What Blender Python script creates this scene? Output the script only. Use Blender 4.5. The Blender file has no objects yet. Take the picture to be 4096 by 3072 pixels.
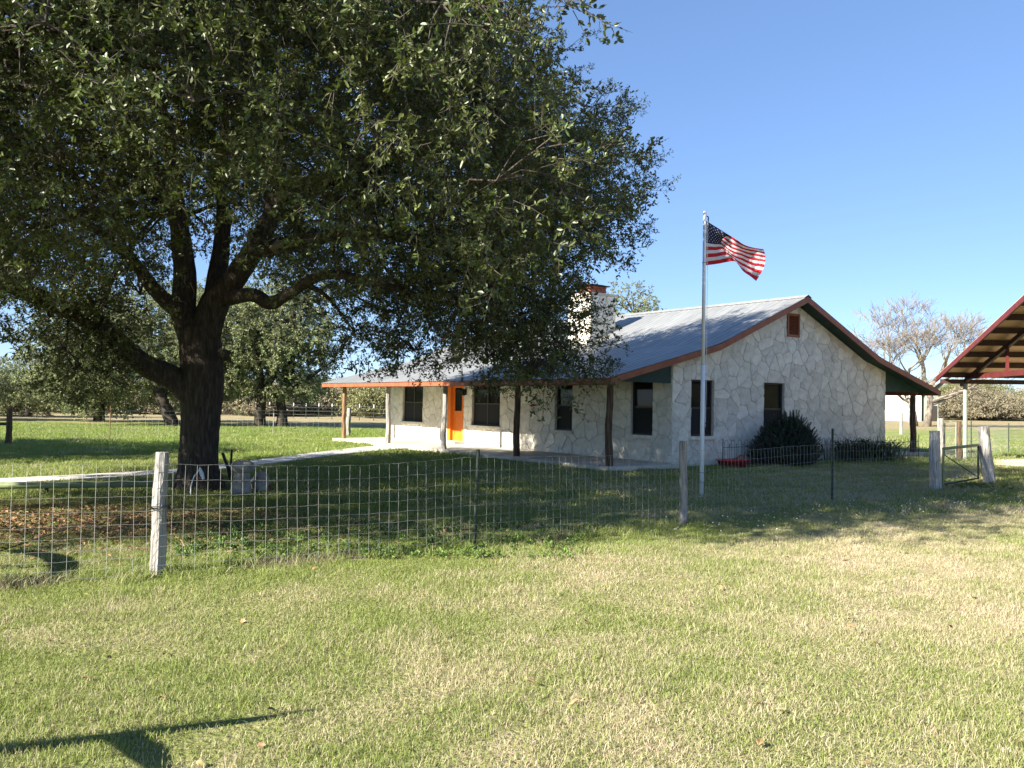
import bpy, bmesh, math, random
import numpy as np
from mathutils import Vector, Matrix, Quaternion

R = math.radians
random.seed(7); rng = np.random.default_rng(11)
sc = bpy.context.scene
col = sc.collection

# ------------------------------------------------------------------ camera
EYE = Vector((0, 0, 1.65)); F = 3338.34; PITCH = 0.0211; ROLL = 0.0165
cam = bpy.data.cameras.new('camera'); cam.sensor_width = 36; cam.lens = 36 * F / 4096
cam.clip_start = 0.05; cam.clip_end = 4000
co = bpy.data.objects.new('camera', cam); col.objects.link(co)
fw = Vector((0, math.cos(PITCH), math.sin(PITCH))); up0 = Vector((0, -math.sin(PITCH), math.cos(PITCH)))
X_ = Vector((1, 0, 0))
rt = X_ * math.cos(ROLL) + up0 * math.sin(ROLL); up = up0 * math.cos(ROLL) - X_ * math.sin(ROLL)
M_ = Matrix((rt, up, -fw)).transposed().to_4x4(); M_.translation = EYE
co.matrix_world = M_; sc.camera = co

def ray(px, py):                                   # photograph pixel -> direction
    return fw + rt * ((px - 2048) / F) - up * ((py - 1536) / F)
def G(px, py, z=0.0):                              # point on the horizontal plane z
    d = ray(px, py); return EYE + d * ((z - EYE.z) / d.z)
def at(px, py, Y):                                 # point at distance Y
    d = ray(px, py); return EYE + d * (Y / d.y)
def project(p):
    q = Vector(p) - EYE; w = q.dot(fw)
    if w < 0.1: return None
    return 2048 + F * q.dot(rt) / w, 1536 - F * q.dot(up) / w, w

# ------------------------------------------------------------------ sky, sun, exposure
SUN_EL = R(29.0); ST = Vector((0.812, 0.584))      # horizontal travel of the sunlight
w = bpy.data.worlds.new('World'); sc.world = w; w.use_nodes = True
nt = w.node_tree; nt.nodes.clear()
sky = nt.nodes.new('ShaderNodeTexSky'); sky.sky_type = 'NISHITA'; sky.sun_disc = False
sky.sun_elevation = SUN_EL; sky.sun_rotation = math.atan2(-ST.x, -ST.y) % (2 * math.pi)
sky.altitude = 1000; sky.air_density = 0.8; sky.dust_density = 0.0; sky.ozone_density = 3.0
bg = nt.nodes.new('ShaderNodeBackground'); bg.inputs['Strength'].default_value = 0.07
wo = nt.nodes.new('ShaderNodeOutputWorld')
hsv = nt.nodes.new('ShaderNodeHueSaturation'); hsv.inputs['Saturation'].default_value = 1.08; hsv.inputs['Hue'].default_value = 0.503
nt.links.new(sky.outputs[0], hsv.inputs['Color']); gam = nt.nodes.new('ShaderNodeGamma'); gam.inputs[1].default_value = 0.62; nt.links.new(hsv.outputs[0], gam.inputs[0])
tint = nt.nodes.new('ShaderNodeVectorMath'); tint.operation = 'MULTIPLY'; tint.inputs[1].default_value = (1.17, 1.36, 1.66)
nt.links.new(gam.outputs[0], tint.inputs[0]); nt.links.new(tint.outputs[0], bg.inputs[0]); nt.links.new(bg.outputs[0], wo.inputs[0])
sl = bpy.data.lights.new('sun', 'SUN'); sl.energy = 5.0; sl.angle = R(0.53); sl.color = (1.0, 0.94, 0.82)
so = bpy.data.objects.new('sun', sl); col.objects.link(so); so.location = (-30, -20, 30)
sd = Vector((ST.x * math.cos(SUN_EL), ST.y * math.cos(SUN_EL), -math.sin(SUN_EL)))
so.rotation_euler = sd.to_track_quat('-Z', 'Y').to_euler()
sc.view_settings.view_transform = 'Standard'; sc.view_settings.look = 'None'
sc.view_settings.exposure = 1.80; sc.view_settings.gamma = 1.0
sc.view_settings.use_curve_mapping = False
sc.cycles.max_bounces = 6; sc.cycles.diffuse_bounces = 3; sc.cycles.glossy_bounces = 2; sc.cycles.transmission_bounces = 3; sc.cycles.transparent_max_bounces = 4

# ------------------------------------------------------------------ helpers
def tag(o, label=None, cat=None, group=None, kind=None):
    if label: o['label'] = label
    if cat: o['category'] = cat
    if group: o['group'] = group
    if kind: o['kind'] = kind
    return o
def empty(name, loc=(0, 0, 0), rz=0.0):
    o = bpy.data.objects.new(name, None); col.objects.link(o)
    o.location = loc; o.rotation_euler = (0, 0, rz); o.empty_display_size = 0.2
    return o
def link(name, me, parent=None, loc=None):
    o = bpy.data.objects.new(name, me); col.objects.link(o)
    if parent: o.parent = parent
    if loc is not None: o.location = loc
    return o

class MB:
    def __init__(s): s.v = []; s.f = []; s.m = []
    def add(s, vs, fs, mi=0):
        b = len(s.v); s.v.extend([tuple(v) for v in vs])
        for f in fs: s.f.append(tuple(i + b for i in f)); s.m.append(mi)
        return s
    def box(s, a, b, mi=0):
        (x0, y0, z0), (x1, y1, z1) = a, b
        if x0 > x1: x0, x1 = x1, x0
        if y0 > y1: y0, y1 = y1, y0
        if z0 > z1: z0, z1 = z1, z0
        return s.add([(x0,y0,z0),(x1,y0,z0),(x1,y1,z0),(x0,y1,z0),(x0,y0,z1),(x1,y0,z1),(x1,y1,z1),(x0,y1,z1)],
            [(0,3,2,1),(4,5,6,7),(0,1,5,4),(1,2,6,5),(2,3,7,6),(3,0,4,7)], mi)
    def prism(s, poly, axis, a, b, mi=0):
        # poly: 2D convex/any outline; axis 'y': (x,z) outline swept a..b in y ; 'x': (y,z) ; 'z': (x,y)
        def P(p, t):
            return {'y': (p[0], t, p[1]), 'x': (t, p[0], p[1]), 'z': (p[0], p[1], t)}[axis]
        n = len(poly); vs = [P(p, a) for p in poly] + [P(p, b) for p in poly]
        fs = [tuple(range(n)), tuple(range(2*n-1, n-1, -1))] + [(i, i+n, (i+1) % n + n, (i+1) % n) for i in range(n)]
        return s.add(vs, fs, mi)
    def tube(s, pts, rad, n=6, jit=0.0, cap=True, mi=0, seed=0, flute=0.0):
        pts = [Vector(p) for p in pts]; k = len(pts)
        if not hasattr(rad, '__len__'): rad = [rad] * k
        rr = random.Random(seed + k * 13 + n)
        ph = [rr.random() * 6.28 for _ in range(4)]
        T0 = (pts[1] - pts[0]).normalized()
        N = T0.cross(Vector((0, 0, 1)))
        if N.length < .1: N = T0.cross(Vector((1, 0, 0)))
        N.normalize(); b0 = len(s.v)
        for i, p in enumerate(pts):
            T = (pts[min(i+1, k-1)] - pts[max(i-1, 0)])
            if T.length < 1e-9: T = T0
            T = T.normalized(); N = (N - T * N.dot(T)); N = N.normalized() if N.length > 1e-6 else T.orthogonal().normalized()
            B = T.cross(N)
            for j in range(n):
                a = 2 * math.pi * j / n
                r_ = rad[i] * (1 + (rr.random() - .5) * 2 * jit)
                if flute: r_ *= 1 + flute * (math.sin(3*a + ph[0]) * .5 + math.sin(5*a + ph[1] + i*.25) * .35 + math.sin(11*a + ph[2] + i*.15) * .25)
                s.v.append(tuple(p + N * (math.cos(a) * r_) + B * (math.sin(a) * r_)))
        for i in range(k - 1):
            for j in range(n):
                a = b0 + i*n + j; b = b0 + i*n + (j+1) % n
                s.f.append((a, b, b+n, a+n)); s.m.append(mi)
        if cap:
            s.f.append(tuple(b0 + j for j in range(n-1, -1, -1))); s.m.append(mi)
            s.f.append(tuple(b0 + (k-1)*n + j for j in range(n))); s.m.append(mi)
        return s
    def mesh(s, name, mats, smooth=False):
        me = bpy.data.meshes.new(name); me.from_pydata(s.v, [], s.f)
        for m in (mats if isinstance(mats, (list, tuple)) else [mats]): me.materials.append(m)
        if max(s.m, default=0) > 0: me.polygons.foreach_set('material_index', s.m)
        if smooth: me.polygons.foreach_set('use_smooth', [True] * len(s.f))
        me.update(); return me
    def build(s, name, mats, parent=None, smooth=False, loc=None):
        return link(name, s.mesh(name, mats, smooth), parent, loc)

def smooth_line(pts, k=4):                          # Catmull-Rom through points (last tuple items interpolated too)
    P = [np.array(p, float) for p in pts]; P = [2*P[0]-P[1]] + P + [2*P[-1]-P[-2]]; out = []
    for i in range(1, len(P)-2):
        for j in range(k):
            t = j / k; a, b, c, d = P[i-1], P[i], P[i+1], P[i+2]
            out.append(.5 * (2*b + (c-a)*t + (2*a-5*b+4*c-d)*t*t + (3*b-a-3*c+d)*t**3))
    out.append(P[-2]); return out

# ------------------------------------------------------------------ materials
def mat(name, c1, c2=None, rough=.8, scale=8.0, detail=5, bump=0.0, bscale=None, metal=0.0, spec=.3, c3=None, stretch=None,
        objrand=0.0, coord='Object', transl=0.0, trcol=None, lo=.35, hi=.65):
    m = bpy.data.materials.new(name); m.use_nodes = True; t = m.node_tree; n = t.nodes; L = t.links
    p = n['Principled BSDF']; p.inputs['Roughness'].default_value = rough; p.inputs['Metallic'].default_value = metal
    p.inputs['Specular IOR Level'].default_value = spec
    tc = n.new('ShaderNodeTexCoord'); src = tc.outputs[coord] if coord != 'World' else n.new('ShaderNodeNewGeometry').outputs['Position']
    if stretch:
        mp = n.new('ShaderNodeMapping'); mp.inputs['Scale'].default_value = stretch; L.new(src, mp.inputs[0]); src = mp.outputs[0]
    last = None
    if c2:
        nz = n.new('ShaderNodeTexNoise'); nz.inputs['Scale'].default_value = scale; nz.inputs['Detail'].default_value = detail; L.new(src, nz.inputs['Vector'])
        r = n.new('ShaderNodeValToRGB'); e = r.color_ramp.elements
        e[0].position = lo; e[0].color = (*c1, 1); e[1].position = hi; e[1].color = (*c2, 1)
        if c3: x = e.new((lo+hi)/2); x.color = (*c3, 1)
        L.new(nz.outputs[0], r.inputs[0]); last = r.outputs[0]
    else:
        rgb = n.new('ShaderNodeRGB'); rgb.outputs[0].default_value = (*c1, 1); last = rgb.outputs[0]
    if objrand:
        oi = n.new('ShaderNodeObjectInfo'); mr = n.new('ShaderNodeMapRange'); mr.inputs['To Min'].default_value = 1-objrand; mr.inputs['To Max'].default_value = 1+objrand
        L.new(oi.outputs['Random'], mr.inputs[0]); hs = n.new('ShaderNodeHueSaturation'); L.new(mr.outputs[0], hs.inputs['Value']); L.new(last, hs.inputs['Color'])
        m2 = n.new('ShaderNodeMapRange'); mu = n.new('ShaderNodeMath'); mu.operation = 'FRACT'; mx = n.new('ShaderNodeMath'); mx.operation = 'MULTIPLY'; mx.inputs[1].default_value = 7.31
        L.new(oi.outputs['Random'], mx.inputs[0]); L.new(mx.outputs[0], mu.inputs[0]); L.new(mu.outputs[0], m2.inputs[0])
        m2.inputs['To Min'].default_value = .5 - objrand*.06; m2.inputs['To Max'].default_value = .5 + objrand*.06; L.new(m2.outputs[0], hs.inputs['Hue'])
        last = hs.outputs[0]
    L.new(last, p.inputs['Base Color'])
    if bump:
        nb = n.new('ShaderNodeTexNoise'); nb.inputs['Scale'].default_value = bscale or scale*3; nb.inputs['Detail'].default_value = 6; L.new(src, nb.inputs['Vector'])
        bp = n.new('ShaderNodeBump'); bp.inputs['Strength'].default_value = bump; bp.inputs['Distance'].default_value = .02
        L.new(nb.outputs[0], bp.inputs['Height']); L.new(bp.outputs[0], p.inputs['Normal'])
    if transl:
        tr = n.new('ShaderNodeBsdfTranslucent'); mix = n.new('ShaderNodeMixShader'); mix.inputs[0].default_value = transl
        if trcol: tr.inputs[0].default_value = (*trcol, 1)
        else: L.new(last, tr.inputs[0])
        L.new(p.outputs[0], mix.inputs[1]); L.new(tr.outputs[0], mix.inputs[2]); L.new(mix.outputs[0], n['Material Output'].inputs[0])
    return m

MT = {}
MT['stone'] = mat('limestone', (.62,.55,.44), (.80,.74,.635), .9, 5, bump=.5, bscale=16, objrand=.12, c3=(.72,.67,.57))
MT['mortar'] = mat('mortar', (.54,.475,.38), (.66,.59,.485), .95, 14, bump=.5)
MT['roof'] = mat('galvanised roof', (.235,.24,.24), (.30,.305,.30), .48, 3, metal=.25, spec=.4, bump=.08, bscale=30, objrand=.10, stretch=(.5,3,1))
MT['rust'] = mat('rust red trim', (.23,.072,.034), (.30,.098,.045), .55, 5, spec=.35, bump=.05)
MT['green_dark'] = mat('dark green soffit', (.018,.045,.038), (.028,.060,.050), .6, 4)
MT['door'] = mat('orange door', (.70,.165,.014), (.76,.20,.02), .45, 3)
MT['frame'] = mat('bronze frame', (.050,.042,.036), None, .4)
MT['glass'] = mat('window glass', (.012,.013,.014), None, .05, spec=.22)
MT['screen'] = mat('insect screen', (.014,.014,.014), (.022,.021,.020), .75, 60)
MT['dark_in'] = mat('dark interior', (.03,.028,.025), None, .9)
MT['concrete'] = mat('porch concrete', (.46,.42,.34), (.60,.55,.46), .85, 2.5, bump=.15, bscale=40)
MT['path'] = mat('path concrete', (.52,.49,.43), (.64,.60,.53), .9, 1.5, bump=.2, bscale=40, coord='World')
MT['cedar'] = mat('weathered cedar', (.075,.068,.06), (.33,.31,.285), .95, 6, stretch=(6,6,.35), bump=1.0, bscale=9, c3=(.27,.255,.235), lo=.30, hi=.62)
MT['cedar_sunlit'] = mat('sunlit cedar', (.20,.17,.145), (.62,.57,.51), .95, 6, stretch=(6,6,.35), bump=1.0, bscale=9, c3=(.46,.42,.375), lo=.30, hi=.62)  # gate post cedar lightened, sunshine put into the colour
MT['cedar_dark'] = mat('dark cedar', (.05,.032,.022), (.16,.10,.06), .85, 5, stretch=(5,5,.5), bump=.8, bscale=9)
MT['cedar_tan'] = mat('tan cedar', (.09,.05,.026), (.28,.17,.085), .85, 5, stretch=(5,5,.5), bump=.8, bscale=9)
MT['bark'] = mat('oak bark', (.030,.024,.019), (.105,.088,.070), .95, 10, stretch=(2.6,2.6,.45), bump=1.0, bscale=12, c3=(.055,.044,.035), lo=.3, hi=.72)
MT['bark_far'] = mat('far oak bark', (.022,.017,.013), (.06,.048,.038), .95, 4)
MT['bark_grey'] = mat('grey bark', (.15,.125,.10), (.27,.23,.19), .95, 4)
MT['twig'] = mat('twig bark', (.05,.042,.032), (.11,.09,.07), .95, 6)
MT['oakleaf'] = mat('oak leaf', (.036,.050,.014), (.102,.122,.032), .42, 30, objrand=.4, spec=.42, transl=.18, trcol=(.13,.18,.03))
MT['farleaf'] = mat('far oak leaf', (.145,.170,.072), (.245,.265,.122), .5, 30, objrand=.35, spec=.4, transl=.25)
MT['brush'] = mat('brush', (.20,.175,.115), (.32,.28,.185), .9, 20, objrand=.3, transl=.15)
MT['brush_g'] = mat('green brush', (.16,.17,.07), (.26,.255,.115), .8, 20, objrand=.3, transl=.2)
MT['rosemary'] = mat('rosemary', (.036,.048,.030), (.070,.088,.055), .7, 30, objrand=.25)
MT['sword'] = mat('sword plant', (.06,.09,.038), (.12,.16,.065), .5, 20, objrand=.25)
MT['wire'] = mat('galvanised wire', (.30,.30,.285), None, .5, metal=.3, spec=.5)
MT['wire_far'] = mat('dull wire', (.34,.35,.33), None, .5, metal=.4)
MT['tpost'] = mat('green steel post', (.022,.036,.026), (.04,.055,.038), .6, 20)
MT['iron'] = mat('black iron', (.012,.012,.012), None, .55)
MT['white'] = mat('white paint', (.72,.74,.76), (.80,.81,.82), .4, 6)
MT['red'] = mat('red plastic', (.50,.012,.015), None, .28, spec=.5)
MT['steel_red'] = mat('red primer steel', (.10,.020,.019), (.14,.030,.027), .5, 6)
MT['steel_dark'] = mat('dark brown steel', (.055,.030,.024), (.08,.045,.035), .6, 6)  # dark brown steel of purlins, rafters and eave beams
MT['cp_under'] = mat('roof deck', (.58,.39,.25), (.68,.47,.31), .6, 4, spec=.3)
MT['gal'] = mat('galvanised pipe', (.22,.26,.22), (.30,.34,.29), .5, 10, metal=.1)
MT['pipe_green'] = mat('green pipe', (.19,.23,.115), (.26,.30,.155), .6, 8)
MT['brick'] = mat('chimney brick', (.17,.05,.032), (.27,.09,.06), .85, 9)
MT['blg_white'] = mat('white siding', (.78,.75,.66), (.82,.79,.71), .8, 3)
MT['rock'] = mat('grey rock', (.22,.20,.17), (.42,.39,.34), .95, 6, bump=.8)
MT['sand'] = mat('sandy track', (.50,.40,.29), (.62,.52,.40), .95, 2, coord='World', bump=.4, bscale=25)
MT['litter'] = mat('dead leaf', (.17,.10,.05), (.36,.22,.11), .8, 20, objrand=.35)
MT['flower'] = mat('white blossom', (.75,.75,.72), None, .7)

def ground_mat():
    m = bpy.data.materials.new('lawn ground'); m.use_nodes = True; t = m.node_tree; n = t.nodes; L = t.links
    p = n['Principled BSDF']; p.inputs['Roughness'].default_value = .95; p.inputs['Specular IOR Level'].default_value = .1
    L.new(lawn_color(t, False), p.inputs['Base Color'])
    g = n.new('ShaderNodeNewGeometry'); nb = n.new('ShaderNodeTexNoise'); nb.inputs['Scale'].default_value = 28; nb.inputs['Detail'].default_value = 8
    L.new(g.outputs['Position'], nb.inputs['Vector']); bp = n.new('ShaderNodeBump'); bp.inputs['Strength'].default_value = .8; bp.inputs['Distance'].default_value = .05
    L.new(nb.outputs[0], bp.inputs['Height']); L.new(bp.outputs[0], p.inputs['Normal'])
    return m
def lawn_color(t, blade):
    """colour of the lawn from its place: greener and strawier patches, dry pasture far off"""
    n = t.nodes; L = t.links
    def node(k, **kw):
        x = n.new(k)
        for a, b in kw.items(): setattr(x, a, b)
        return x
    def val(v, i, x):
        if isinstance(v, (int, float)): x.inputs[i].default_value = v
        else: L.new(v, x.inputs[i])
    def math_(op, a, b=0.0, clamp=False):
        x = node('ShaderNodeMath', operation=op, use_clamp=clamp); val(a, 0, x); val(b, 1, x); return x.outputs[0]
    def rng_(v, a, b, c=0.0, d=1.0):
        x = node('ShaderNodeMapRange', interpolation_type='SMOOTHSTEP'); val(v, 0, x)
        x.inputs[1].default_value = a; x.inputs[2].default_value = b; x.inputs[3].default_value = c; x.inputs[4].default_value = d; return x.outputs[0]
    def mix(f, a, b):
        x = node('ShaderNodeMix', data_type='RGBA'); val(f, 0, x)
        for i, c in ((6, a), (7, b)):
            if isinstance(c, tuple): x.inputs[i].default_value = (*c, 1)
            else: L.new(c, x.inputs[i])
        return x.outputs[2]
    g = node('ShaderNodeNewGeometry').outputs['Position']
    sx = node('ShaderNodeSeparateXYZ'); L.new(g, sx.inputs[0]); X, Y = sx.outputs[0], sx.outputs[1]
    def noise(s, d=4, off=0):
        x = node('ShaderNodeTexNoise'); x.inputs['Scale'].default_value = s; x.inputs['Detail'].default_value = d
        if off:
            mp = node('ShaderNodeMapping'); mp.inputs['Location'].default_value = (off, off*2, 0); L.new(g, mp.inputs[0]); L.new(mp.outputs[0], x.inputs['Vector'])
        else: L.new(g, x.inputs['Vector'])
        return x.outputs[0]
    big = noise(.35, 2); mid = noise(1.6, 3, 7); fine = noise(14, 3, 3)
    # strawiness: more to the right and near, less to the left and along the fence
    s = math_('ADD', rng_(X, -4, 6, .28, .58), math_('MULTIPLY', math_('SUBTRACT', big, .5), 1.1))
    s = math_('ADD', s, math_('MULTIPLY', math_('SUBTRACT', mid, .5), .9))
    s = math_('ADD', s, math_('MULTIPLY', math_('SUBTRACT', fine, .5), 1.0 if not blade else .35))
    fence = math_('SUBTRACT', Y, math_('ADD', math_('MULTIPLY', X, .62), 9.7))          # distance beyond the fence line
    nf = math_('ABSOLUTE', fence); s = math_('SUBTRACT', s, rng_(nf, .3, 1.6, .32, 0))
    s = math_('SUBTRACT', s, rng_(fence, 0, 3, 0, .22))
    if blade:
        at_ = node('ShaderNodeAttribute', attribute_name='bl'); s = math_('ADD', s, math_('MULTIPLY', math_('SUBTRACT', at_.outputs['Fac'], .5), 1.0))
    s = rng_(s, .05, 1.0)
    GR = (.225,.285,.062) if blade else (.150,.170,.050)
    ST_ = (.58,.475,.345) if blade else (.40,.32,.20)
    c = mix(s, GR, ST_)
    # bright spring green out in the yard beyond
    yard = math_('MULTIPLY', rng_(Y, 17, 26), rng_(math_('ADD', math_('MULTIPLY', mid, .5), math_('MULTIPLY', big, .5)), .36, .60, 1, .25)); c = mix(math_('MULTIPLY', yard, .72), c, (.205,.285,.055))
    # dry pasture far off
    past = rng_(math_('SUBTRACT', math_('ADD', Y, math_('MULTIPLY', big, 14)), math_('MULTIPLY', math_('MAXIMUM', X, 0.0), .45)), 53, 62); c = mix(past, c, mix(rng_(mid, .3, .7), (.36,.285,.17), (.25,.22,.11)))
    # bare and litter-strewn soil under the oak
    dx = math_('SUBTRACT', X, -6.4); dy = math_('SUBTRACT', Y, 11.1)
    r2 = math_('SQRT', math_('ADD', math_('MULTIPLY', dx, math_('MULTIPLY', dx, .35)), math_('MULTIPLY', dy, dy)))
    litter = math_('MULTIPLY', rng_(r2, .6, 3.0, 1, 0), rng_(noise(3.5, 6, 9), .42, .60))
    c = mix(math_('MULTIPLY', litter, .85), c, (.19,.125,.07))
    # worn soil right under the fence
    worn = math_('MULTIPLY', rng_(nf, .05, .30, 1, 0), rng_(noise(.8, 3, 5), .52, .62)); c = mix(math_('MULTIPLY', worn, .7), c, (.40,.32,.23))
    return c

# ------------------------------------------------------------------ instancing of foliage and grass (masses only)
def make_group():
    g = bpy.data.node_groups.new('scatter', 'GeometryNodeTree')
    g.interface.new_socket('Geometry', in_out='INPUT', socket_type='NodeSocketGeometry')
    g.interface.new_socket('Collection', in_out='INPUT', socket_type='NodeSocketCollection')
    g.interface.new_socket('Geometry', in_out='OUTPUT', socket_type='NodeSocketGeometry')
    n = g.nodes; L = g.links; gi = n.new('NodeGroupInput'); go = n.new('NodeGroupOutput')
    ci = n.new('GeometryNodeCollectionInfo'); ci.inputs['Separate Children'].default_value = True; ci.inputs['Reset Children'].default_value = True
    ip = n.new('GeometryNodeInstanceOnPoints'); ip.inputs['Pick Instance'].default_value = True
    def attr(nm, ty):
        a = n.new('GeometryNodeInputNamedAttribute'); a.data_type = ty; a.inputs['Name'].default_value = nm; return a.outputs['Attribute']
    L.new(gi.outputs['Geometry'], ip.inputs['Points']); L.new(gi.outputs['Collection'], ci.inputs['Collection']); L.new(ci.outputs[0], ip.inputs['Instance'])
    L.new(attr('idx', 'INT'), ip.inputs['Instance Index']); L.new(attr('rot', 'FLOAT_VECTOR'), ip.inputs['Rotation']); L.new(attr('scl', 'FLOAT_VECTOR'), ip.inputs['Scale'])
    L.new(ip.outputs[0], go.inputs[0]); return g
SCATTER = make_group()
def scatter(name, pts, rots, scls, coll, parent=None, idx=None):
    pts = np.asarray(pts, np.float32); n = len(pts)
    me = bpy.data.meshes.new(name); me.vertices.add(n); me.vertices.foreach_set('co', pts.ravel())
    a = me.attributes.new('rot', 'FLOAT_VECTOR', 'POINT'); a.data.foreach_set('vector', np.asarray(rots, np.float32).ravel())
    sv = np.asarray(scls, np.float32)
    if sv.ndim == 1: sv = np.repeat(sv[:, None], 3, 1)
    a = me.attributes.new('scl', 'FLOAT_VECTOR', 'POINT'); a.data.foreach_set('vector', sv.ravel())
    k = len(coll.objects); a = me.attributes.new('idx', 'INT', 'POINT')
    a.data.foreach_set('value', rng.integers(0, k, n).astype(np.int32) if idx is None else idx)
    o = link(name, me, parent); md = o.modifiers.new('scatter', 'NODES'); md.node_group = SCATTER
    for it in SCATTER.interface.items_tree:
        if it.item_type == 'SOCKET' and it.in_out == 'INPUT' and it.name == 'Collection': md[it.identifier] = coll
    o['kind'] = 'stuff'; return o
def template(cname, meshes):
    c = bpy.data.collections.new(cname)
    for me in meshes: c.objects.link(bpy.data.objects.new(me.name, me))
    return c
def dirs_to_euler(d, roll=None):
    """array of directions -> euler XYZ turning +Z onto them (with random spin)"""
    out = np.zeros((len(d), 3), np.float32)
    for i, v in enumerate(d):
        q = Vector(v).to_track_quat('Z', 'Y') @ Quaternion((0, 0, 1), random.random() * 6.283)
        out[i] = q.to_euler()
    return out

def twig_mesh(name, mat_leaf, mat_wood, length, nleaf, ll, lw, seed, spread=.75, fold=.25, side=3):
    rr = random.Random(seed); mb = MB()
    branches = []
    for b in range(side + 1):
        if b == 0: pts = [Vector((0,0,0)), Vector((.02,.01,length*.5)), Vector((.0,.03,length))]
        else:
            s = Vector((0, 0, length * (.1 + .6 * b / (side + 1)))); a = rr.random() * 6.28; l = length * rr.uniform(.4, .7)
            d = Vector((math.cos(a)*.8, math.sin(a)*.8, .55)); pts = [s, s + d*l*.5, s + d*l + Vector((0, 0, -.04*l))]
        branches.append(pts); mb.tube(pts, [.0035, .0025, .0012], 3, cap=False, mi=1)
    for k in range(nleaf):
        pts = branches[k % len(branches)]; t = rr.uniform(.25, 1.0)
        i = 0 if t < .5 else 1; u = (t - .5*i) * 2; p = pts[i].lerp(pts[i+1], u); ax = (pts[i+1] - pts[i]).normalized()
        a = rr.random() * 6.28; o = ax.orthogonal().normalized(); o = Quaternion(ax, a) @ o
        d = (ax * rr.uniform(.1, .9) + o * spread + Vector((rr.uniform(-.3,.3), rr.uniform(-.3,.3), rr.uniform(-.3,.3)))).normalized()
        s = d.cross(Vector((rr.uniform(-1,1), rr.uniform(-1,1), rr.uniform(-1,1)))).normalized(); nn = d.cross(s)
        L_ = ll * rr.uniform(.65, 1.25); W_ = lw * rr.uniform(.7, 1.2) * .5
        c1 = p + d*L_*.38; c2 = p + d*L_*.75
        mb.add([p, c1 + s*W_ + nn*W_*fold, c2 + s*W_*.8 + nn*W_*fold, p + d*L_, c2 - s*W_*.8 + nn*W_*fold, c1 - s*W_ + nn*W_*fold],
               [(0,1,2,3), (0,3,4,5)], 0)
    return mb.mesh(name, [mat_leaf, mat_wood])

# ------------------------------------------------------------------ ground
gm = ground_mat()
mb = MB(); nx = 60
xs = np.linspace(-700, 700, nx); ys = np.linspace(-60, 1500, nx)
mb.add([(x, y, 0) for y in ys for x in xs], [(j*nx+i, j*nx+i+1, (j+1)*nx+i+1, (j+1)*nx+i) for j in range(nx-1) for i in range(nx-1)])
ground = tag(mb.build('ground', gm), kind='structure')

# low brushy rise far off
mb = MB(); nx, ny = 80, 24
for j in range(ny):
    for i in range(nx):
        x = -420 + 840*i/(nx-1); y = 200 + 500*j/(ny-1)
        h = 9.5 * (1 - math.exp(-((y-200)/130)**2)) * (.75 + .25*math.sin(x*.011+1.3) + .12*math.sin(x*.037)) - .3
        mb.v.append((x, y, h))
mb.f = [(j*nx+i, j*nx+i+1, (j+1)*nx+i+1, (j+1)*nx+i) for j in range(ny-1) for i in range(nx-1)]; mb.m = [0]*len(mb.f)
hillm = mat('brushy hill', (.10,.10,.05), (.22,.19,.12), .95, .25, 8, coord='World', bump=1.0, bscale=.5, c3=(.15,.14,.08))
tag(mb.build('hill', hillm, smooth=True), kind='structure')

# concrete walk from the porch to the left
def ribbon(name, left, right, z0, z1, m, kk=6):
    a = smooth_line([(p.x, p.y) for p in left], kk); b = smooth_line([(p.x, p.y) for p in right], kk); mb = MB(); n = len(a)
    vs = [(q[0], q[1], z1) for q in a] + [(q[0], q[1], z1) for q in b] + [(q[0], q[1], z0) for q in a] + [(q[0], q[1], z0) for q in b]
    fs = []
    for i in range(n-1):
        fs += [(i, n+i, n+i+1, i+1), (i+1, 2*n+i+1, 2*n+i, i), (n+i, 3*n+i, 3*n+i+1, n+i+1)]
    mb.add(vs, fs); return mb.build(name, m)
pl = [G(-900,1958), G(0,1922), G(620,1889), G(900,1862), G(1180,1826), G(1400,1798), G(1560,1783)]
pr = [G(-900,1986), G(0,1942), G(620,1906), G(900,1881), G(1180,1846), G(1400,1818), G(1640,1796)]
tag(ribbon('path', pl, pr, -.02, .045, MT['path']), kind='structure')
sl_ = [G(3960,1842), G(4096,1838), G(4500,1832)]; sr_ = [G(3990,1866), G(4096,1872), G(4500,1885)]
tag(ribbon('track', sl_, sr_, -.01, .012, MT['sand']), kind='structure')

# ================================================================== the stone house
YAW = 0.9336; PD = 2.22; WD = 10.38; FAR = 15.4; OV = .53; EO = .475; ZE = 2.27; KX = 3.5; KZ = 3.29; RX = PD + WD/2; RZ = 4.90; ZF = .106
house = empty('stone_house', (2.412, 20.538, 0), math.pi/2 - YAW)
tag(house, 'white limestone ranch house with grey metal roof and long front porch', 'house')
def hloc(u, v, z=0): return house.matrix_basis @ Vector((u, v, z))
house_mw = Matrix.Translation((2.412, 20.538, 0)) @ Matrix.Rotation(math.pi/2 - YAW, 4, 'Z')
def hw(u, v, z=0): return house_mw @ Vector((u, v, z))
def roofz(x):
    x = x if x <= RX else 2*RX - x
    return float(np.interp(x, [-EO, KX, RX], [ZE, KZ, RZ]))

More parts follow.
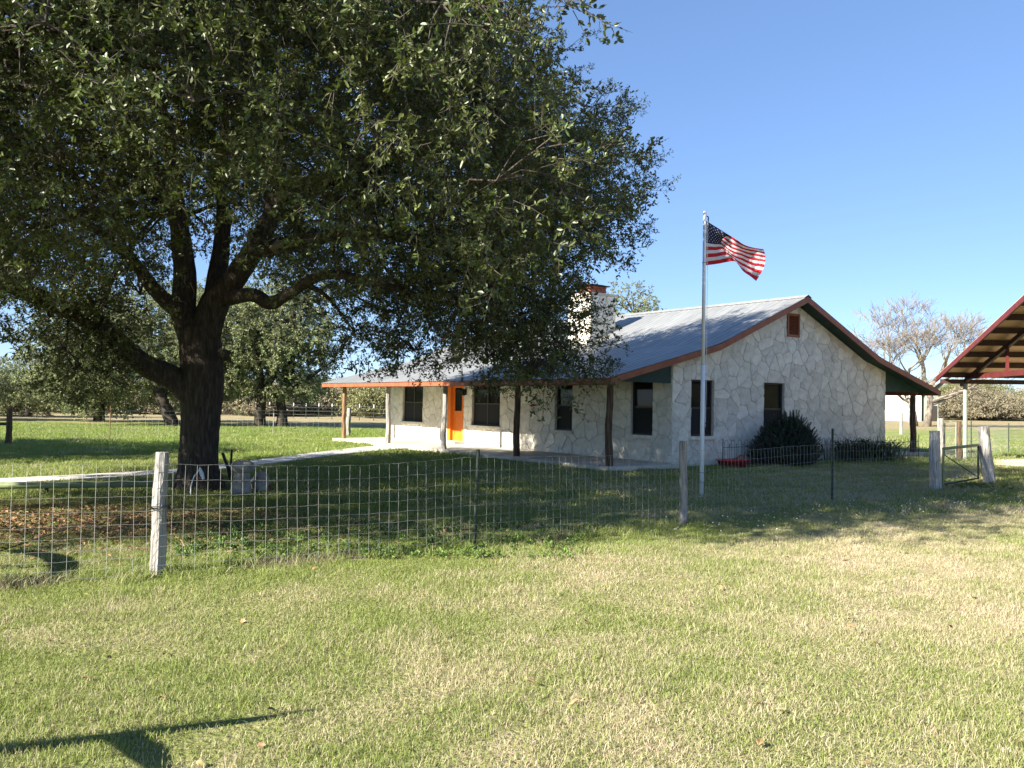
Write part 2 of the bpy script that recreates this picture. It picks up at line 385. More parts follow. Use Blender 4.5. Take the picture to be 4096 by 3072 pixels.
def strips(bps, top, bot, openings):
    """wall elevation -> list of (x0,x1,[(z0a,z0b,z1a,z1b)...]) pieces around the openings"""
    xs = sorted(set([round(b, 4) for b in bps] + [round(v, 4) for o in openings for v in (o[0], o[1])])); out = []
    for a, b in zip(xs[:-1], xs[1:]):
        ops = sorted([o for o in openings if o[0] < b - 1e-4 and o[1] > a + 1e-4], key=lambda o: o[2]); z = bot
        for o in ops:
            if o[2] > z + 1e-3: out.append([(a, z), (b, z), (b, o[2]), (a, o[2])])
            z = o[3]
        out.append([(a, z), (b, z), (b, top(b)), (a, top(a))])
    return out

# ---- flagstone cells
def clip(poly, nx_, nz_, c):                         # keep nx*x+nz*z <= c
    out = []
    for i in range(len(poly)):
        p, q = poly[i], poly[(i+1) % len(poly)]; dp = nx_*p[0]+nz_*p[1]-c; dq = nx_*q[0]+nz_*q[1]-c
        if dp <= 0: out.append(p)
        if dp*dq < 0:
            t = dp/(dp-dq); out.append((p[0]+(q[0]-p[0])*t, p[1]+(q[1]-p[1])*t))
    return out
def area(p): return .5*sum(p[i][0]*p[(i+1) % len(p)][1]-p[(i+1) % len(p)][0]*p[i][1] for i in range(len(p)))
def flagstones(x0, x1, z0, z1, outline, openings, sp, seed):
    rr = random.Random(seed); seeds = []
    nxx = int((x1-x0)/sp)+3; nzz = int((z1-z0)/(sp*.92))+3
    for j in range(-1, nzz):
        for i in range(-1, nxx):
            if rr.random() < .16: continue
            if rr.random() < .20: seeds.append((x0+(i+rr.random())*sp, z0+(j+rr.random())*sp*.92, -.12*sp))
            seeds.append((x0+(i+.5*(j % 2))*sp+rr.uniform(-.50,.50)*sp, z0+j*sp*.92+rr.uniform(-.50,.50)*sp*.92, rr.uniform(-.12,.16)*sp))
    cells = []
    for (sx, sz, wt) in seeds:
        p = [(sx-sp*1.5, sz-sp*1.5), (sx+sp*1.5, sz-sp*1.5), (sx+sp*1.5, sz+sp*1.5), (sx-sp*1.5, sz+sp*1.5)]
        for (ax, az, aw) in seeds:
            dx, dz = ax-sx, az-sz; d2 = dx*dx+dz*dz
            if d2 < 1e-9 or d2 > (sp*3.2)**2: continue
            p = clip(p, dx, dz, (ax*ax+az*az-sx*sx-sz*sz)/2 + (wt-aw)*sp*.8)
            if len(p) < 3: break
        if len(p) < 3: continue
        for (a, b, c) in outline: p = clip(p, a, b, c) if len(p) >= 3 else p
        if len(p) < 3: continue
        parts = [p]
        for (ox0, ox1, oz0, oz1) in openings:
            nxt = []
            for q in parts:
                if max(p_[1] for p_ in q) <= oz0 or min(p_[1] for p_ in q) >= oz1 or max(p_[0] for p_ in q) <= ox0 or min(p_[0] for p_ in q) >= ox1:
                    nxt.append(q); continue
                l = clip(q, 1, 0, ox0); r = clip(q, -1, 0, -ox1); m = clip(clip(q, -1, 0, -ox0) or [(0,0)], 1, 0, ox1)
                for s_ in (l, r): 
                    if len(s_) >= 3: nxt.append(s_)
                if len(m) >= 3:
                    for s_ in (clip(m, 0, 1, oz0), clip(m, 0, -1, -oz1)):
                        if len(s_) >= 3: nxt.append(s_)
            parts = nxt
        cells += [q for q in parts if abs(area(q)) > sp*sp*.035]
    return cells
def stone_piece(poly, gap, h, rr):
    """shrunken, rounded polygon -> (verts2d rings, faces) ; returns local MB in (x,-h,z) about its centre"""
    if area(poly) < 0: poly = poly[::-1]
    # drop near-duplicate points
    q = [p for i, p in enumerate(poly) if (Vector(p)-Vector(poly[i-1])).length > .012]
    if len(q) < 3: return None
    cx = sum(p[0] for p in q)/len(q); cz = sum(p[1] for p in q)/len(q)
    # inset by half-plane clipping
    ins = [(cx-3, cz-3), (cx+3, cz-3), (cx+3, cz+3), (cx-3, cz+3)]
    for i in range(len(q)):
        a, b = q[i], q[(i+1) % len(q)]; dx, dz = b[0]-a[0], b[1]-a[1]; l = math.hypot(dx, dz)
        nx_, nz_ = dz/l, -dx/l; ins = clip(ins, nx_, nz_, nx_*a[0]+nz_*a[1]-gap*rr.uniform(.6,1.5))
        if len(ins) < 3: return None
    # cut corners
    rp = []
    n = len(ins)
    for i in range(n):
        p, a, b = Vector(ins[i]), Vector(ins[i-1]), Vector(ins[(i+1) % n]); t = min(.04, .25*(p-a).length, .25*(p-b).length)
        rp += [p + (a-p).normalized()*t, p + (b-p).normalized()*t] if t > .006 else [p]
    if abs(area([tuple(p) for p in rp])) < .004: return None
    n = len(rp); c = Vector((cx, cz)); mb = MB(); b = .010
    r0 = [p-c for p in rp]; r1 = [(p-c)*(1-b/max((p-c).length, .05)) for p in rp]
    ta, tb = rr.uniform(-.03,.03), rr.uniform(-.03,.03)
    vs = [(p.x, 0, p.y) for p in r0] + [(p.x, -h*.72, p.y) for p in r0] + [(p.x, -(h+ta*p.x+tb*p.y), p.y) for p in r1]
    fs = [(i, (i+1) % n, n+(i+1) % n, n+i) for i in range(n)] + [(n+i, n+(i+1) % n, 2*n+(i+1) % n, 2*n+i) for i in range(n)] + [tuple(range(2*n, 3*n))]
    mb.add(vs, fs); return mb, (cx, cz)

STONES = []                                            # (screen size, wall part, mb, origin, rotz)
def add_stones(cells, part, place, rotz, gap, seed, h0=.008, h1=.024):
    rr = random.Random(seed)
    for c in cells:
        r = stone_piece(c, gap, rr.uniform(h0, h1), rr)
        if not r: continue
        m_, (cx, cz) = r; org = place(cx, cz); wpt = house_mw @ Vector(org); pr_ = project(wpt)
        vis = abs(area(c)) / max(pr_[2], 1)**2 if pr_ else 0
        fac = (EYE - wpt).normalized().dot((house_mw.to_3x3() @ (Matrix.Rotation(rotz, 3, 'Z') @ Vector((0,-1,0)))))
        STONES.append((vis*max(fac, 0), part, m_, org, rotz))

# ---- gable wall facing right
gtop = lambda x: roofz(x) - .10
GOPEN = [(2.96, 3.87, .80, 2.32), (6.07, 7.04, .80, 2.32), (7.14, 7.69, 3.75, 4.39)]
gb = MB()
for q in strips([PD, KX, RX, 2*RX-KX, PD+WD], gtop, 0, GOPEN): gb.prism(q, 'y', 0, .22)
gable = gb.build('gable_wall', MT['mortar'], house)
s1 = (KZ-ZE)/(KX+EO); s2 = (RZ-KZ)/(RX-KX)
outl = [(-1,0,-PD), (1,0,PD+WD), (0,-1,0)]
for (xa, za, s_) in ((-EO, ZE, s1), (KX, KZ, s2)):
    c0 = za - .11 - s_*xa; outl.append((-s_, 1, c0)); outl.append((s_, 1, za-.11 + s_*(2*RX-xa)))
outl = [o for o in outl]
# upper and lower slope form a concave kink: clip only by the lower line near the kink is wrong, so use both in min() form
cells = []
for c in flagstones(PD, PD+WD, 0, RZ, [(-1,0,-PD), (1,0,PD+WD), (0,-1,0)], GOPEN, .37, 5):
    for (xa, xb, xo, zo, s_) in ((PD-1, KX, -EO, ZE, s1), (KX, RX, KX, KZ, s2), (RX, 2*RX-KX, 2*RX-KX, KZ, -s2), (2*RX-KX, PD+WD+1, 2*RX+EO, ZE, -s1)):
        cxm = sum(p[0] for p in c)/len(c)
        if not (xa <= cxm < xb): continue
        d = clip(c, -s_, 1, zo-.115-s_*xo)
        if len(d) >= 3 and abs(area(d)) > .006: cells.append(d)
add_stones(cells, gable, lambda x, z: (x, 0, z), 0, .0055, 3)

# ---- front wall under the porch
FOPEN = [(12.80,14.37,.80,2.32), (7.71,9.38,.80,2.32), (3.99,4.79,.80,2.32), (.69,1.51,.80,2.32), (9.95,10.98,.20,2.34)]
fb = MB(); ftop = lambda y: roofz(PD) - .10
for q in strips([0.22, FAR-.22], ftop, 0, FOPEN): fb.prism(q, 'x', PD, PD+.22)
front = fb.build('front_wall', MT['mortar'], house)
cells = flagstones(0, FAR, 0, 2.66, [(-1,0,0), (1,0,FAR), (0,-1,-.108), (0,1,2.62)], FOPEN, .44, 8)
add_stones([[(-p[0], p[1]) for p in c][::-1] for c in cells], front, lambda x, z: (PD, -x, z), -math.pi/2, .009, 4)
# ---- far and back walls
bb = MB().prism([(PD,0),(PD+WD,0)]+[(x, roofz(x)-.1) for x in (PD+WD, 2*RX-KX, RX, KX, PD)], 'y', FAR-.22, FAR); bb.build('far_wall', MT['mortar'], house)
bb = MB().box((PD+WD-.22,.22,0),(PD+WD,FAR-.22,2.66)); bb.build('back_wall', MT['mortar'], house)
fl = MB().box((PD+.22,.22,.05),(PD+WD-.22,FAR-.22,.10)); fl.build('inner_floor', MT['dark_in'], house)

# ---- chimney
CX0, CX1, CY0, CY1, CZ1 = 4.35, 5.50, 5.65, 6.75, 5.27
chim = MB().box((CX0,CY0,3.3),(CX1,CY1,CZ1)).build('chimney', MT['mortar'], house)
cc = flagstones(CX0, CX1, 3.4, CZ1, [(-1,0,-CX0),(1,0,CX1),(0,-1,-3.4),(0,1,CZ1)], [], .36, 21)
cc = [d for d in (clip(c, s2, -1, s2*KX-KZ-.02) for c in cc) if len(d) >= 3]
add_stones(cc, chim, lambda x, z: (x, CY0, z), 0, .008, 31)
cc = flagstones(CY0, CY1, 3.6, CZ1, [(-1,0,-CY0),(1,0,CY1),(0,-1,-3.62),(0,1,CZ1)], [], .36, 22)
add_stones([[(-p[0], p[1]) for p in c][::-1] for c in cc], chim, lambda x, z: (CX0, -x, z), -math.pi/2, .008, 32)
MB().box((CX0-.06,CY0-.06,CZ1),(CX1+.06,CY1+.06,CZ1+.07)).build('chimney_crown', MT['concrete'], chim)
cf = MB()
for k in range(4):
    o_ = .012 if k % 2 else 0
    cf.box((4.56-o_, 5.86-o_, CZ1+.07+k*.065), (5.26+o_, 6.50+o_, CZ1+.065*(k+1)+.062))
cf.build('flue', MT['brick'], chim)
MB().box((4.45,5.76,CZ1+.332),(5.37,6.60,CZ1+.365)).box((4.6,5.9,CZ1+.365),(5.2,6.45,CZ1+.40)).build('chimney_cap', MT['iron'], chim)
MB().prism([(CX0-.12, roofz(CX0-.12)+.02),(CX1+.12, roofz(CX1+.12)+.02),(CX1+.12, roofz(CX1+.12)+.12),(CX0-.12, roofz(CX0-.12)+.12)], 'y', CY0-.055, CY0-.038).build('flashing', MT['roof'], chim)

# the largest stones are pieces of their own, the rest are joined wall by wall
STONES.sort(key=lambda s_: -s_[0]); rest = {}
for k, (v_, part, m_, org, rz) in enumerate(STONES):
    if k < 296:
        o = link('stone', m_.mesh('stone', MT['stone']), part, org); o.rotation_euler = (0, 0, rz)
    else:
        rm = Matrix.Rotation(rz, 3, 'Z'); r_ = rest.setdefault(part.name, (part, MB()))[1]
        r_.add([rm @ Vector(v) + Vector(org) for v in m_.v], m_.f)
for part, m_ in rest.values(): tag(m_.build('stonework', MT['stone'], part), kind='stuff')

# ---- roof: ribbed metal sheets, shared mesh, eave to ridge in one bend
NS = 18; SW = (FAR + OV + .2 + OV) / NS
def sheet():
    prof = [(-EO-.05, roofz(-EO)-.05*s1), (KX-.35, roofz(KX-.35)), (KX, KZ+.012), (KX+.35, roofz(KX+.35)), (RX, RZ)]
    ys_ = []
    for k in range(4):
        y0 = SW*k/4; ys_ += [(y0, 0), (y0+.030, 0), (y0+.045, .013), (y0+.065, .013), (y0+.080, 0)]
    ys_.append((SW-.001, 0)); mb = MB(); n = len(ys_)
    for (x, z) in prof: mb.v += [(x, y, z+h) for (y, h) in ys_]
    for (x, z) in prof: mb.v += [(x, y, z+h-.006) for (y, h) in ys_]
    o_ = n*len(prof)
    for i in range(len(prof)-1):
        for j in range(n-1):
            a = i*n+j; mb.f += [(a, a+n, a+n+1, a+1), (o_+a, o_+a+1, o_+a+n+1, o_+a+n)]; mb.m += [0, 0]
    for j in range(n-1): mb.f.append((j, j+1, o_+j+1, o_+j)); mb.m.append(0)
    return mb.mesh('roof_sheet', MT['roof'])
shm = sheet()
roof = MB().prism([(-EO+.02, ZE-.035), (KX, KZ-.035), (RX, RZ-.035), (2*RX-KX, KZ-.035), (2*RX+EO-.02, ZE-.035), (2*RX+EO-.02, ZE-.085), (2*RX-KX, KZ-.085), (RX, RZ-.085), (KX, KZ-.085), (-EO+.02, ZE-.085)], 'y', -OV+.04, FAR+OV+.16).build('roof', MT['green_dark'], house)
for k in range(NS):
    o = link('roof_sheet', shm, roof, (0, -OV + k*SW, 0))
    o = link('roof_sheet', shm, roof, (2*RX, -OV + (k+1)*SW, 0)); o.rotation_euler = (0, 0, math.pi)
MB().prism([(RX-.17, RZ-.04), (RX, RZ+.045), (RX+.17, RZ-.04), (RX+.17, RZ-.048), (RX, RZ+.037), (RX-.17, RZ-.048)], 'y', -OV-.01, FAR+OV+.21).build('ridge_cap', MT['roof'], roof)
# fascia and rake boards
for yy in (-OV, FAR+OV+.17):
    for sgn in (0, 1):
        def mx_(x): return x if sgn == 0 else 2*RX - x
        pts = [(-EO, ZE-.012), (KX, KZ-.012), (RX, RZ-.012), (RX, RZ-.19), (KX, KZ-.185), (-EO, ZE-.165)]
        MB().prism([(mx_(x), z) for x, z in pts], 'y', yy, yy+.035).build('rake_board', MT['rust'], roof)
for xx in (-EO-.012, 2*RX+EO-.020):
    MB().box((xx, -OV+.037, ZE-.165), (xx+.032, FAR+OV+.168, ZE-.015)).build('fascia', MT['rust'], roof)
# porch end panels
for sgn in (0, 1):
    for yy in (0.02, FAR-.05):
        def mx_(x): return x if sgn == 0 else 2*RX - x
        MB().prism([(mx_(-EO+.06), 2.20), (mx_(PD-.035), 2.20), (mx_(PD-.035), roofz(PD)-.09), (mx_(-EO+.06), roofz(-EO+.06)-.09)], 'y', yy, yy+.03).build('porch_end_panel', MT['green_dark'], house)
MB().box((-.07,.06,2.10),(.07,FAR-.06,2.26)).build('porch_beam', MT['rust'], house)
MB().box((2*RX-.07,.06,2.10),(2*RX+.07,FAR-.06,2.26)).build('porch_beam', MT['rust'], house)
# slabs
MB().box((-.28,-.30,-.05),(PD,FAR+.05,ZF)).build('porch_slab', MT['concrete'], house)
MB().box((PD+WD,-.30,-.05),(2*RX+.3,FAR,ZF)).build('porch_slab', MT['concrete'], house)
MB().box((PD-.42,9.85,ZF),(PD-.035,11.08,ZF+.10)).build('door_step', MT['concrete'], house)
# cedar porch posts
def cedar(name, base, top, r, m, parent, seed, n=9, seg=12, bend=.025):
    rr = random.Random(seed); b = Vector(base); t = Vector(top); pts = []; rad = []
    ph, ph2 = rr.random()*6, rr.random()*6
    for i in range(seg+1):
        u = i/seg; p = b.lerp(t, u); p += Vector((math.sin(u*5+ph)*bend, math.sin(u*4.2+ph2)*bend, 0)) * math.sin(math.pi*min(1, u+.15))
        pts.append(p); rad.append(r*(1.12-.2*u)*(1+rr.uniform(-.06,.06)))
    return MB().tube(pts, rad, n, jit=.05, seed=seed, flute=.12).build(name, m, parent)
for k, (v, m_) in enumerate(((0,'cedar_dark'), (3.78,'cedar_dark'), (7.64,'cedar'), (11.46,'cedar'), (15.05,'cedar_tan'))):  # two near posts darker, their shade put into the colour
    cedar('porch_post', (0, v, ZF-.01), (0.02, v+.01, 2.12), .088, MT[m_], house, 40+k)
for k, v in enumerate((.22, 3.9, 7.7, 11.5, 15.0)): cedar('porch_post', (2*RX, v, ZF-.01), (2*RX, v, 2.12), .095, MT['cedar_dark'], house, 60+k)

# ---- windows
def window(axis, a0, a1, z0, z1, halves, plane, inn):
    """axis 'x': gable (plane y, inwards +y); 'y': front wall (plane x, inwards +x)"""
    def B(mb, p0, p1, q0, q1, d0, d1):
        if axis == 'x': mb.box((p0, plane+d0*inn, q0), (p1, plane+d1*inn, q1))
        else: mb.box((plane+d0*inn, p0, q0), (plane+d1*inn, p1, q1))
    f = MB(); t = .045; zm = (z0+z1)/2
    B(f, a0, a0+t, z0, z1, .07, .13); B(f, a1-t, a1, z0, z1, .07, .13); B(f, a0+t, a1-t, z1-t, z1, .07, .13); B(f, a0+t, a1-t, z0, z0+t, .07, .13)
    edges = [a0+t, a1-t] if halves == 1 else [a0+t, (a0+a1)/2-.03, (a0+a1)/2+.03, a1-t]
    if halves == 2: B(f, edges[1], edges[2], z0+t, z1-t, .075, .125)
    for k in range(halves): B(f, edges[2*k], edges[2*k+1], zm-.025, zm+.025, .08, .12)
    wf = f.build('window', MT['frame'], house)
    for k in range(halves):
        g = MB(); B(g, edges[2*k], edges[2*k+1], zm+.025, z1-t, .105, .112); g.build('pane', MT['glass'], wf)
        g = MB(); B(g, edges[2*k], edges[2*k+1], z0+t, zm-.025, .112, .118); g.build('pane', MT['glass'], wf)
        g = MB(); B(g, edges[2*k], edges[2*k+1], z0+t, zm-.025, .085, .088); g.build('screen', MT['screen'], wf)
    s_ = MB(); B(s_, a0-.07, a1+.07, z0-.085, z0-.002, -.085, .06); s_.build('sill', MT['stone'], wf)
    b = MB(); B(b, a0-.3, a1+.3, z0-.3, z1+.2, .6, .62); b.build('dark_backing', MT['dark_in'], wf)  # dark sheet behind the panes, the room's darkness put into its colour
for (a, b, c, d) in GOPEN[:2]: window('x', a, b, c, d, 1, 0, 1)
for i, (a, b, c, d) in enumerate(FOPEN[:4]): window('y', a, b, c, d, 2 if i < 2 else 1, PD, 1)
# ---- gable vent: frame and slats
v = MB(); a, b, c, d = GOPEN[2]
v.box((a-.03,-.05,c-.03),(a+.04,.06,d+.03)).box((b-.04,-.05,c-.03),(b+.03,.06,d+.03)).box((a+.04,-.05,d-.04),(b-.04,.06,d+.03)).box((a+.04,-.05,c-.03),(b-.04,.06,c+.04))
vent = v.build('gable_vent', MT['rust'], house)
sm = MB().prism([(-.035,-.022),(-.027,-.026),(.030,.022),(.022,.026)], 'x', a+.04, b-.04).mesh('slat', MT['rust'])
for k in range(11): link('slat', sm, vent, (0, 0, c+.065+k*.051))
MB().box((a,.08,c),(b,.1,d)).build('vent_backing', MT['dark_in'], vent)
# ---- front door
dm = MB(); a, b = 9.95, 10.98; zc = .21
dm.box((PD-.02,a-.02,zc),(PD+.16,a+.07,2.34)).box((PD-.02,b-.20,zc),(PD+.16,b+.02,2.34)).box((PD-.02,a+.07,2.26),(PD+.16,b-.20,2.34))
dfr = dm.build('door_frame', MT['door'], house)
dd = MB(); y0, y1 = a+.07, b-.20; xd = PD+.09
dd.box((xd,y0,zc),(xd+.045,y0+.13,2.26)).box((xd,y1-.13,zc),(xd+.045,y1,2.26)).box((xd,y0+.13,2.12),(xd+.045,y1-.13,2.26)).box((xd,y0+.13,zc),(xd+.045,y1-.13,zc+.22)).box((xd,y0+.13,1.10),(xd+.045,y1-.13,1.28)).box((xd+.012,y0+.13,zc+.22),(xd+.03,y1-.13,1.10))
door = dd.build('front_door', MT['door'], house)
MB().box((xd+.015,y0+.13,1.28),(xd+.025,y1-.13,2.12)).build('pane', MT['glass'], door)
for k in range(3): MB().box((xd+.006,y0+.13+.115*(k+1)*.9,1.28),(xd+.016,y0+.138+.115*(k+1)*.9,2.12)).build('glazing_bar', MT['frame'], door)
MB().tube([(xd-.05,y0+.06,1.12),(xd-.05,y0+.06,1.0),(xd,y0+.06,.98)], .012, 6).build('handle', MT['iron'], door)
# porch lantern beside the door
lan = empty('porch_lantern', hw(PD, 9.76, 1.98), house.rotation_euler.z); tag(lan, 'small black wall lantern on the stone beside the orange door', 'lantern')
MB().box((-.05,-.05,-.12),(-.034,.05,.10)).tube([(-.05,0,.06),(-.11,0,.12),(-.15,0,.07)], .010, 6).build('bracket', MT['iron'], lan)
MB().prism([(-.21,-.14),(-.09,-.14),(-.075,.02),(-.225,.02)], 'y', -.06, .06).build('lamp_glass', MT['glass'], lan)
MB().add([(-.24,-.09,.02),(-.06,-.09,.02),(-.06,.09,.02),(-.24,.09,.02),(-.15,0,.11)], [(3,2,1,0),(0,1,4),(1,2,4),(2,3,4),(3,0,4)]).build('lamp_cap', MT['iron'], lan)
# ornament hung on the front wall
orn = empty('wall_ornament', hw(PD-.04, 5.78, 1.42), house.rotation_euler.z); tag(orn, 'small rusty and white winged ornament hung on front wall between windows', 'wall decoration')
MB().prism([(-.20,.13),(.16,.07),(.22,.12),(.06,.17)], 'x', -.03, -.015).prism([(-.02,.06),(.14,.05),(.05,-.06)], 'x', -.035, -.015).build('wing', MT['brick'], orn)
MB().tube([(-.03,.05,.06),(-.04,.0,-.05),(-.03,-.06,-.16)], [.02,.045,.015], 7).build('body', MT['white'], orn)

# ================================================================== trees
OAK = template('oak_twigs', [twig_mesh('oak_twig', MT['oakleaf'], MT['twig'], .40, 38, .056, .024, 100+i) for i in range(5)])
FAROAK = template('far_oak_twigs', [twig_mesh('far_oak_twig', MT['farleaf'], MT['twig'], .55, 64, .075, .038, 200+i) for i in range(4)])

def lobes_to_twigs(lobes, per_m2, droop=.45, shell=.5, seed=1):
    """lobes: (centre, (rx,ry,rz)) -> twig points, directions, lobe index"""
    r_ = np.random.default_rng(seed); P = []; D = []
    for (c, rad) in lobes:
        ra = np.array(rad); n = int(per_m2 * 4 * (ra[0]*ra[1] + ra[0]*ra[2] + ra[1]*ra[2]) / 3 * 1.05)
        d = r_.normal(size=(n, 3)); d /= np.linalg.norm(d, axis=1)[:, None]
        k = shell + (1-shell) * r_.random(n)**.6; ang = np.arctan2(d[:,1], d[:,0])
        k = k * (1 + .22*np.sin(3*ang + r_.random()*6) * np.cos(2.5*d[:,2] + r_.random()*6))
        p = np.array(c) + d * ra * k[:, None]
        out = d * .8 + r_.normal(size=(n, 3)) * .55; out[:, 2] -= droop * (1 - .5*np.clip(d[:,2], 0, 1)) - .25
        P.append(p); D.append(out)
    return np.concatenate(P), np.concatenate(D)

def limb(parent, name, line, m, n=10, k=5, flute=.06, jit=.03, seed=0):
    L_ = smooth_line(line, k); return MB().tube([q[:3] for q in L_], [q[3] for q in L_], n, jit=jit, seed=seed, flute=flute).build(name, m, parent, smooth=True), L_

# ---- the great live oak in front
oak = empty('live_oak', (-5.55, 14.8, 0))
tag(oak, 'huge dark live oak with thick forked trunk spreading over the yard', 'tree')
OB = Vector((-5.55, 14.8, 0))
def oq(px, py, dz=0.0, r=.1):                          # photograph pixel at trunk distance + dz -> local x,y,z,r
    p = at(px, py, 14.8 + dz) - OB; return (p.x, p.y, p.z, r)
NODES = []
def olimb(name, line, n=10, seed=0, flute=.06, jit=.03):
    o, L_ = limb(oak, name, line, MT['bark'], n, 6, flute, jit, seed); NODES.extend([(Vector(q[:3]), q[3]) for q in L_]); return o
tr = [(0.03,0,-.15,.50), (0.02,0,.12,.43)] + [oq(790,1870,0,.345), oq(797,1750,0,.325), oq(806,1620,0,.34), oq(806,1500,0,.36), oq(800,1400,0,.36), oq(790,1310,0,.33)]
olimb('trunk', tr, 28, 1, .075, .035)
olimb('limb', [oq(770,1580,-.05,.22), oq(690,1512,-.2,.21), oq(600,1472,-.5,.19), oq(520,1415,-.8,.17), oq(407,1309,-1.1,.16), oq(292,1248,-1.4,.15), oq(136,1180,-1.7,.14), oq(-40,1105,-2.0,.12), oq(-330,1010,-2.3,.07)], 12, 2)
olimb('limb', [oq(770,1340,0,.25), oq(735,1240,.1,.23), oq(742,1120,.2,.20), oq(728,980,.2,.18), oq(705,811,.1,.15), oq(690,640,-.2,.13), oq(640,420,-.6,.11), oq(600,150,-1,.08), oq(560,-200,-1.3,.05)], 12, 3)
olimb('limb', [oq(728,1255,-.05,.16), oq(672,1210,-.3,.14), oq(610,1147,-.6,.12), oq(545,1060,-1.0,.10), oq(440,960,-1.6,.08), oq(300,860,-2.3,.05)], 10, 4)
olimb('limb', [oq(815,1350,0,.27), oq(862,1210,0,.25), oq(915,1145,-.1,.22), oq(973,1065,-.2,.20), oq(1040,960,-.2,.17), oq(1085,850,0,.15), oq(1085,720,.2,.13), oq(1130,560,.5,.11), oq(1230,330,.8,.08), oq(1350,0,1.0,.05)], 12, 5)
olimb('limb', [oq(855,1230,.1,.20), oq(865,1120,.3,.18), oq(885,980,.5,.15), oq(893,850,.6,.13), oq(880,700,.7,.10), oq(900,450,.9,.07), oq(930,100,1.0,.04)], 10, 6)
olimb('limb', [oq(900,1200,-.1,.12), oq(955,1186,-.3,.125), oq(1017,1180,-.5,.12), oq(1085,1212,-.7,.115), oq(1153,1176,-.9,.10), oq(1300,1100,-1.2,.08), oq(1500,1130,-1.5,.06), oq(1720,1200,-1.7,.035)], 10, 7)
olimb('limb', [oq(1010,1010,-.2,.14), oq(1110,985,-.4,.14), oq(1230,960,-.7,.12), oq(1450,930,-1.0,.09), oq(1700,980,-1.3,.06), oq(1950,1100,-1.5,.03)], 10, 8)
olimb('limb', [oq(1080,830,0,.13), oq(1230,740,-.1,.12), oq(1500,640,-.3,.11), oq(1800,590,-.5,.09), oq(2060,640,-.6,.07), oq(2250,780,-.7,.05), oq(2380,980,-.8,.03)], 10, 9)
olimb('limb', [oq(705,800,0,.14), oq(600,640,-1.2,.13), oq(480,460,-2.6,.125), oq(320,335,-4.0,.12), oq(158,291,-4.8,.09), oq(60,180,-5.2,.07), oq(-60,60,-5.5,.05)], 10, 10)
olimb('limb', [oq(325,340,-4.0,.10), oq(270,221,-4.3,.08), oq(221,114,-4.5,.07), oq(180,-60,-4.8,.05)], 8, 11)
olimb('limb', [oq(320,335,-4.0,.08), oq(200,330,-4.4,.07), oq(0,345,-5.0,.06), oq(-250,330,-5.4,.04)], 8, 12)
olimb('limb', [oq(745,1000,.4,.12), oq(700,880,2.0,.10), oq(640,740,3.6,.08), oq(560,600,5.2,.05)], 8, 13)
olimb('limb', [oq(1060,900,.2,.12), oq(1200,800,2.2,.10), oq(1340,720,4.2,.07), oq(1450,650,5.8,.04)], 8, 14)
MB().tube([oq(1095,1000,-.45)[:3], oq(1120,975,-.5)[:3], oq(1165,985,-.55)[:3]], [.10,.115,.07], 9, jit=.15).build('broken_stub', MT['bark_grey'], oak)
MB().tube([oq(885,1405,-.30)[:3], oq(900,1415,-.42)[:3], oq(897,1440,-.36)[:3]], [.06,.11,.05], 9, jit=.06).build('burl', MT['bark'], oak, smooth=True)

POLY = [(-1800,-2600),(1900,-2600),(2150,-400),(2200,0),(2280,90),(2150,210),(2250,320),(2380,390),(2480,550),(2510,740),(2450,890),(2420,1010),(2300,1070),
        (2270,1180),(2370,1340),(2360,1440),(2280,1560),(2140,1560),(2010,1470),(1850,1430),(1790,1350),(1680,1470),(1520,1460),(1350,1400),(1270,1210),(1080,1120),
        (930,1000),(770,900),(660,1020),(600,1200),(540,1330),(470,1440),(330,1500),(240,1440),(150,1240),(0,1290),(-1800,1250)]
def inpoly(x, y, poly):
    c = False; j = len(poly)-1
    for i in range(len(poly)):
        (xi, yi), (xj, yj) = poly[i], poly[j]
        if (yi > y) != (yj > y) and x < (xj-xi)*(y-yi)/(yj-yi)+xi: c = not c
        j = i
    return c
rr = random.Random(23); lobes = []
TOSUN = -sd.normalized()
LIT = [at(860,420,10.5), at(860,560,10.7), at(380,640,10.6), at(400,1400,13.2), at(330,1300,12.9), at(480,1180,13.0), at(2250,60,15.5), Vector((3.9,15.1,4.5)), Vector((4.2,15.1,4.2))]
def in_gap(p, r):  # keeps random lobes off the sun paths so these spots catch light
    for q in LIT:
        t = (p-q).dot(TOSUN)
        if .6 < t < 14 and (p-q-TOSUN*t).length < r*.75 + .35: return True
    return False
CEN = Vector((-4.9, 14.4, 4.6)); RAD = Vector((8.6, 8.6, 6.2))
def lobe_fits(p, r):
    q = project(p)
    if q is None: return True
    px, py, wq = q; rp = F * r / wq
    if px < -900 or py < -900: return True
    for a in range(8):
        if not inpoly(px + math.cos(a*.785)*rp*.82, py + math.sin(a*.785)*rp*.82, POLY): return False
    return True
tries = 0
while len(lobes) < 330 and tries < 16000:
    tries += 1
    d = Vector((rr.gauss(0,1), rr.gauss(0,1), rr.gauss(0,1))).normalized(); k = rr.uniform(.45, 1.0)**.6
    p = Vector((CEN.x + d.x*RAD.x*k, CEN.y + d.y*RAD.y*k, CEN.z + d.z*RAD.z*k))
    r = rr.uniform(.75, 1.35)
    if p.z - r*.8 < 1.7: continue
    if p.y < 5.2 or (p.y < 6.4 and p.z < 6.0) or (p.x < -11.6 and p.z < 5): continue
    hd = Vector((p.x-OB.x, p.y-OB.y)).length
    if hd < 3.0 and p.z < 5.2: continue
    if not lobe_fits(p, r) or in_gap(p, r): continue
    if any((p - Vector(c)).length < .47*(r + q[0]) for c, q in lobes): continue
    lobes.append(((p.x, p.y, p.z), (r, r, r*rr.uniform(.7, .95))))
